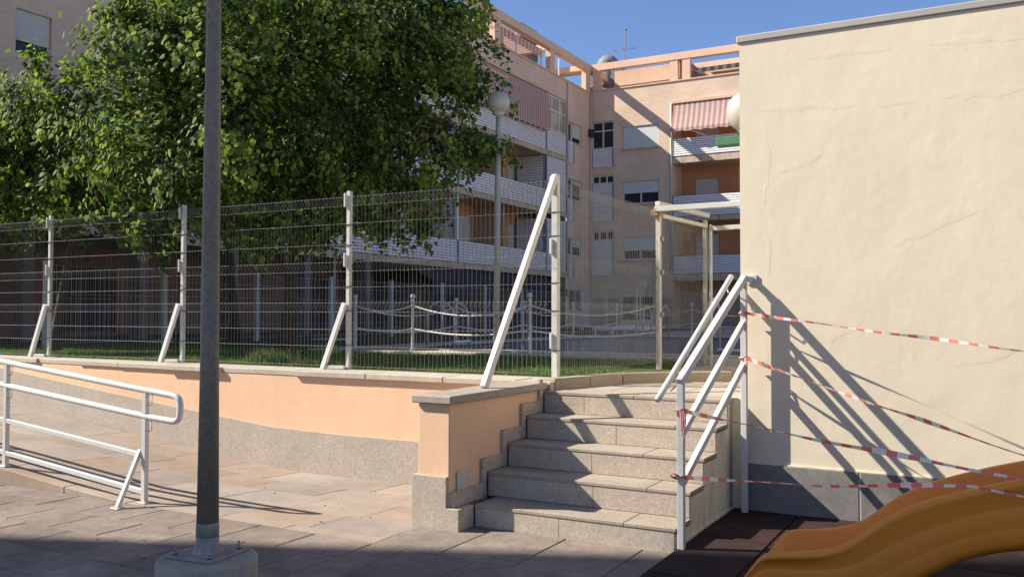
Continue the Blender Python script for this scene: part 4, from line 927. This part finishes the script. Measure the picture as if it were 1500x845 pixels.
# far pool fence
ff = thing('pool_fence', 'far grey wire fence in front of the shaded ground floor', 'fence', (-15.2, 24, .93))
ry_ = [10 + 2.6 * i for i in range(11)]
for a, b in zip(ry_, ry_[1:]): part('wire_mesh', mesh_panel((-15.2, a), (-15.2, b), .98, 2.44, .1, (), (2.42, 2.2, 1.9, 1.6, 1.3, 1.0), .004), M['ltgrey'], ff, kind='stuff', fixn=False)
for y in ry_: part('post', MB().box(-15.24, -15.16, y - .04, y + .04, .9, 2.5), M['ltgrey'], ff)
rx_ = [-15.2 + 2.2 * i for i in range(8)]
for a, b in zip(rx_, rx_[1:]): part('wire_mesh', mesh_panel((a, 36), (b, 36), .98, 2.44, .1, (), (2.42, 2.2, 1.9, 1.6, 1.3, 1.0), .004), M['ltgrey'], ff, kind='stuff', fixn=False)
for x in rx_[1:]: part('post', MB().box(x - .04, x + .04, 35.96, 36.04, .9, 2.5), M['ltgrey'], ff)

# unseen block behind the camera, placed and sized for its shade on the paving
sb = thing('apartment_building', 'unseen flat roofed brick block behind the viewer, sized for its shade on the paving', 'building', (-40.32, -11.29, 0)); sb.rotation_euler = (0, 0, math.atan2(8.1, 18))
def loc_part(name, mb, mat, **k): return part(name, mb.mesh(name, mat, (0, 0, 0), fixn=k.pop('fixn', True)), None, sb)
mb = MB(); LW = 19.2; hs = [(1.2 + 3 * i, 2.7 + 3 * i, z, z + 1.3) for i in range(6) for z in (1.2, 4.2, 7.2, 10.2, 13.2, 16.2, 19.2, 22.0)]
holed(mb, 'y', 0, 0, LW, -.3, 24.0, hs, .14, -1)
mb.quad((0, 0, -.3), (0, -9, -.3), (0, -9, 24), (0, 0, 24)).quad((LW, 0, -.3), (LW, 0, 24), (LW, -9, 24), (LW, -9, -.3)).quad((0, -9, -.3), (LW, -9, -.3), (LW, -9, 24), (0, -9, 24)).quad((0, 0, 23.98), (LW, 0, 23.98), (LW, -9, 23.98), (0, -9, 23.98))
loc_part('brick_wall', mb, M['brick'], fixn=False)
for h in hs:
    w = loc_part('window', MB().box(h[0], h[1], -.13, -.09, h[2], h[3]), M['blind'])

# ================================================================== TREES
def tree(label, base, trunk, tr, lobes, dens, leaf=.085, seed=1, limbs=True, brown=.02, group='trees behind the fence'):
    rg = np.random.default_rng(seed); rd = random.Random(seed)
    t = thing('tree', label, 'tree', base, group)
    P = [Vector(p) for p in trunk]
    mb = MB(); n = len(P); mb.tube(P, [tr * (1.55 if i == 0 else 1.0) * (1 - .55 * i / n) for i in range(n)], 12)
    part('trunk', mb, M['bark'], t)
    for L in lobes:
        c = Vector(L[:3]); s = P[-1] if c.z > P[-1].z else P[-2]; s = min(P[1:], key=lambda p: (p - c).length) if rd.random() < .6 else s
        m1 = s.lerp(c, .4) + Vector((rd.uniform(-.2, .2), rd.uniform(-.2, .2), rd.uniform(0, .35))); r0 = tr * .42 * min(1, L[3])
        b = MB().tube([s, m1, s.lerp(c, .75) + Vector((0, 0, .1)), c], [r0, r0 * .75, r0 * .5, r0 * .2], 7)
        for _ in range(6):
            d = Vector((rd.gauss(0, 1), rd.gauss(0, 1), rd.gauss(.2, .7))).normalized() * L[3] * .9
            b.tube([c - d * .05, c + d * .5 + Vector((0, 0, .08)), c + d], [r0 * .22, r0 * .14, .004], 4, False)
        part('branch', b, M['bark'], t)
    pos, nor, core = [], [], []
    for (x, y, z, r) in lobes:
        k = int(dens * r * r) + 4
        d = rg.normal(size=(k, 3)); d /= np.linalg.norm(d, axis=1)[:, None]
        ax = rg.normal(size=(7, 3)); ax /= np.linalg.norm(ax, axis=1)[:, None]; near = ax[np.argmax(d @ ax.T, axis=1)]; d = d * .55 + near * .45; d /= np.linalg.norm(d, axis=1)[:, None]
        rad = r * (.30 + .78 * rg.random(k) ** .5)
        cen = np.c_[d[:, 0] * rad, d[:, 1] * rad, d[:, 2] * rad * .85] + (x, y, z)
        for q in range(k):
            m = int(rg.integers(18, 40)); ln = rg.uniform(.22, .48)
            ax_ = d[q] * .6 + rg.normal(size=3) * .5 + (0, 0, -.35); ax_ /= np.linalg.norm(ax_)
            t_ = rg.random(m)[:, None]; o = ax_ * (t_ - .3) * ln + rg.normal(size=(m, 3)) * (.055 + .05 * (1 - t_)); o[:, 2] -= (t_[:, 0] ** 2) * ln * .35
            pos.append(cen[q] + o); nn = d[q] * .75 + np.array([-.22, -.18, .36]) + rg.normal(size=3) * .36 + rg.normal(size=(m, 3)) * .25
            nor.append(nn)
        kk = int(r * r * 420); dd = rg.normal(size=(kk, 3)); dd /= np.linalg.norm(dd, axis=1)[:, None]; rr_ = r * .62 * rg.random(kk)[:, None] ** .4
        core.append((sum(map(len, pos)), kk)); pos.append(dd * rr_ * (1, 1, .85) + (x, y, z)); nor.append(dd * .4 + (0, 0, .5) + rg.normal(size=(kk, 3)) * .5)
    pos = np.concatenate(pos); nor = np.concatenate(nor); nor /= np.linalg.norm(nor, axis=1)[:, None]; N = len(pos)
    tip = rg.normal(size=(N, 3)) * .40 + (0, 0, -.95); tip -= nor * (tip * nor).sum(1)[:, None]; tip /= np.linalg.norm(tip, axis=1)[:, None]
    sd = np.cross(nor, tip); Ls = leaf * rg.uniform(.55, 1.35, N)[:, None]; W = Ls * rg.uniform(.32, .45, N)[:, None]; F = Ls * rg.uniform(.02, .16, N)[:, None]
    v = np.empty((N, 6, 3)); v[:, 0] = pos; v[:, 1] = pos + tip * Ls * .28 + sd * W - nor * F; v[:, 2] = pos + tip * Ls * .68 + sd * W * .72 - nor * F
    v[:, 3] = pos + tip * Ls - nor * F * .8; v[:, 4] = pos + tip * Ls * .68 - sd * W * .72 - nor * F; v[:, 5] = pos + tip * Ls * .28 - sd * W - nor * F
    i = (np.arange(N) * 6)[:, None]; f = np.empty((N, 2, 4), int); f[:, 0] = i + [0, 1, 2, 3]; f[:, 1] = i + [0, 3, 4, 5]
    me = bpy.data.meshes.new('crown'); me.from_pydata((v.reshape(-1, 3) - np.array(base)).tolist(), [], f.reshape(-1, 4).tolist())
    for m in ('leaf_a', 'leaf_b', 'leaf_c', 'leaf_d'): me.materials.append(M[m])
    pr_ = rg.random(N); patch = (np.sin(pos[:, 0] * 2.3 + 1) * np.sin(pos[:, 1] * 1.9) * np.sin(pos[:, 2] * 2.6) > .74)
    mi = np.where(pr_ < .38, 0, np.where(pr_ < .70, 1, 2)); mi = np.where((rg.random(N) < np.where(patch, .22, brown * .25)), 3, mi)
    for st_, kk in core: mi[st_:st_ + kk] = 2  # inner leaves all dark: crown shade put into the leaf colour
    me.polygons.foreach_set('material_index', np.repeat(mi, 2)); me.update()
    o = bpy.data.objects.new('crown', me); COL.objects.link(o); o.parent = t; o['kind'] = 'stuff'
    return N
TB = [(-9.31, 10.15, 5.69, 1.9), (-9.79, 8.74, 5.57, 1.6), (-10.24, 8.28, 5.08, 1.0), (-8.52, 11.15, 5.85, 1.6), (-8.14, 11.93, 5.84, 1.1), (-7.61, 12.24, 5.36, 0.62), (-8.54, 11.19, 4.45, 1.4), (-7.92, 12.11, 4.39, 0.85), (-7.36, 12.42, 4.28, 0.42), (-8.92, 9.61, 4.2, 1.6), (-9.34, 8.47, 4.03, 1.35), (-9.69, 7.84, 3.37, 0.95), (-8.87, 7.85, 3.05, 0.6), (-9.24, 9.47, 3.36, 0.95), (-8.97, 10.41, 3.57, 0.95), (-8.51, 11.81, 3.5, 0.62), (-8.35, 12.03, 2.95, 0.36), (-8.74, 11.11, 3.43, 0.7), (-9.73, 9.31, 6.74, 1.8), (-8.88, 10.91, 7.14, 1.6), (-8.13, 11.91, 6.56, 0.8), (-10.64, 7.98, 4.07, 0.9), (-9.49, 9.8, 2.91, 0.48), (-9.18, 10.43, 2.9, 0.55), (-9.52, 9.09, 2.91, 0.42), (-8.88, 11.04, 3.0, 0.42)]
TA = [(-13.82, 8.6, 4.77, 0.95), (-14.83, 8.04, 4.61, 1.2), (-13.35, 8.49, 5.49, 0.2), (-13.53, 8.77, 4.33, 1.26), (-12.35, 8.66, 4.58, 1.1), (-12.45, 8.51, 3.56, 0.88), (-14.03, 8.53, 3.56, 0.99), (-14.7, 8.15, 3.51, 0.99), (-12.1, 9.09, 3.45, 0.83)]
TC = [(-16.0, 11.41, 4.9, 1.1), (-14.73, 12.30, 5.41, 2.0), (-12.92, 13.33, 4.58, 2.00), (-11.47, 14.14, 4.58, 1.40), (-17.04, 11.06, 4.16, 1.60), (-15.35, 12.01, 3.88, 1.40), (-13.90, 12.82, 3.75, 1.40), (-14.10, 12.60, 7.07, 2.0), (-12.29, 13.62, 6.32, 2.0)]
n1 = tree('big leafy tree with a stout trunk in the middle of the fence', (-9.87, 10.48, .9), [(-9.87, 10.48, .9), (-9.83, 10.5, 1.3), (-9.78, 10.52, 2.3), (-9.6, 10.4, 3.2), (-9.4, 10.3, 4.6)], .125, TB, 46, .088, 3)
n2 = tree('smaller tree with a leaning dark trunk at the left end of the fence', (-13.7, 9.15, .9), [(-13.7, 9.15, .9), (-13.65, 9.17, 1.3), (-13.35, 9.25, 2.8), (-13.35, 9.1, 3.6), (-13.7, 8.8, 4.8)], .085, TA, 46, .09, 5)
n3 = tree('tree with a shaded crown standing behind the other two', (-13.6, 13.0, .9), [(-13.6, 13.0, .9), (-13.6, 13, 1.4), (-13.7, 12.9, 3), (-13.8, 12.8, 5)], .11, TC, 26, .115, 9)
print('leaves', n1, n2, n3)
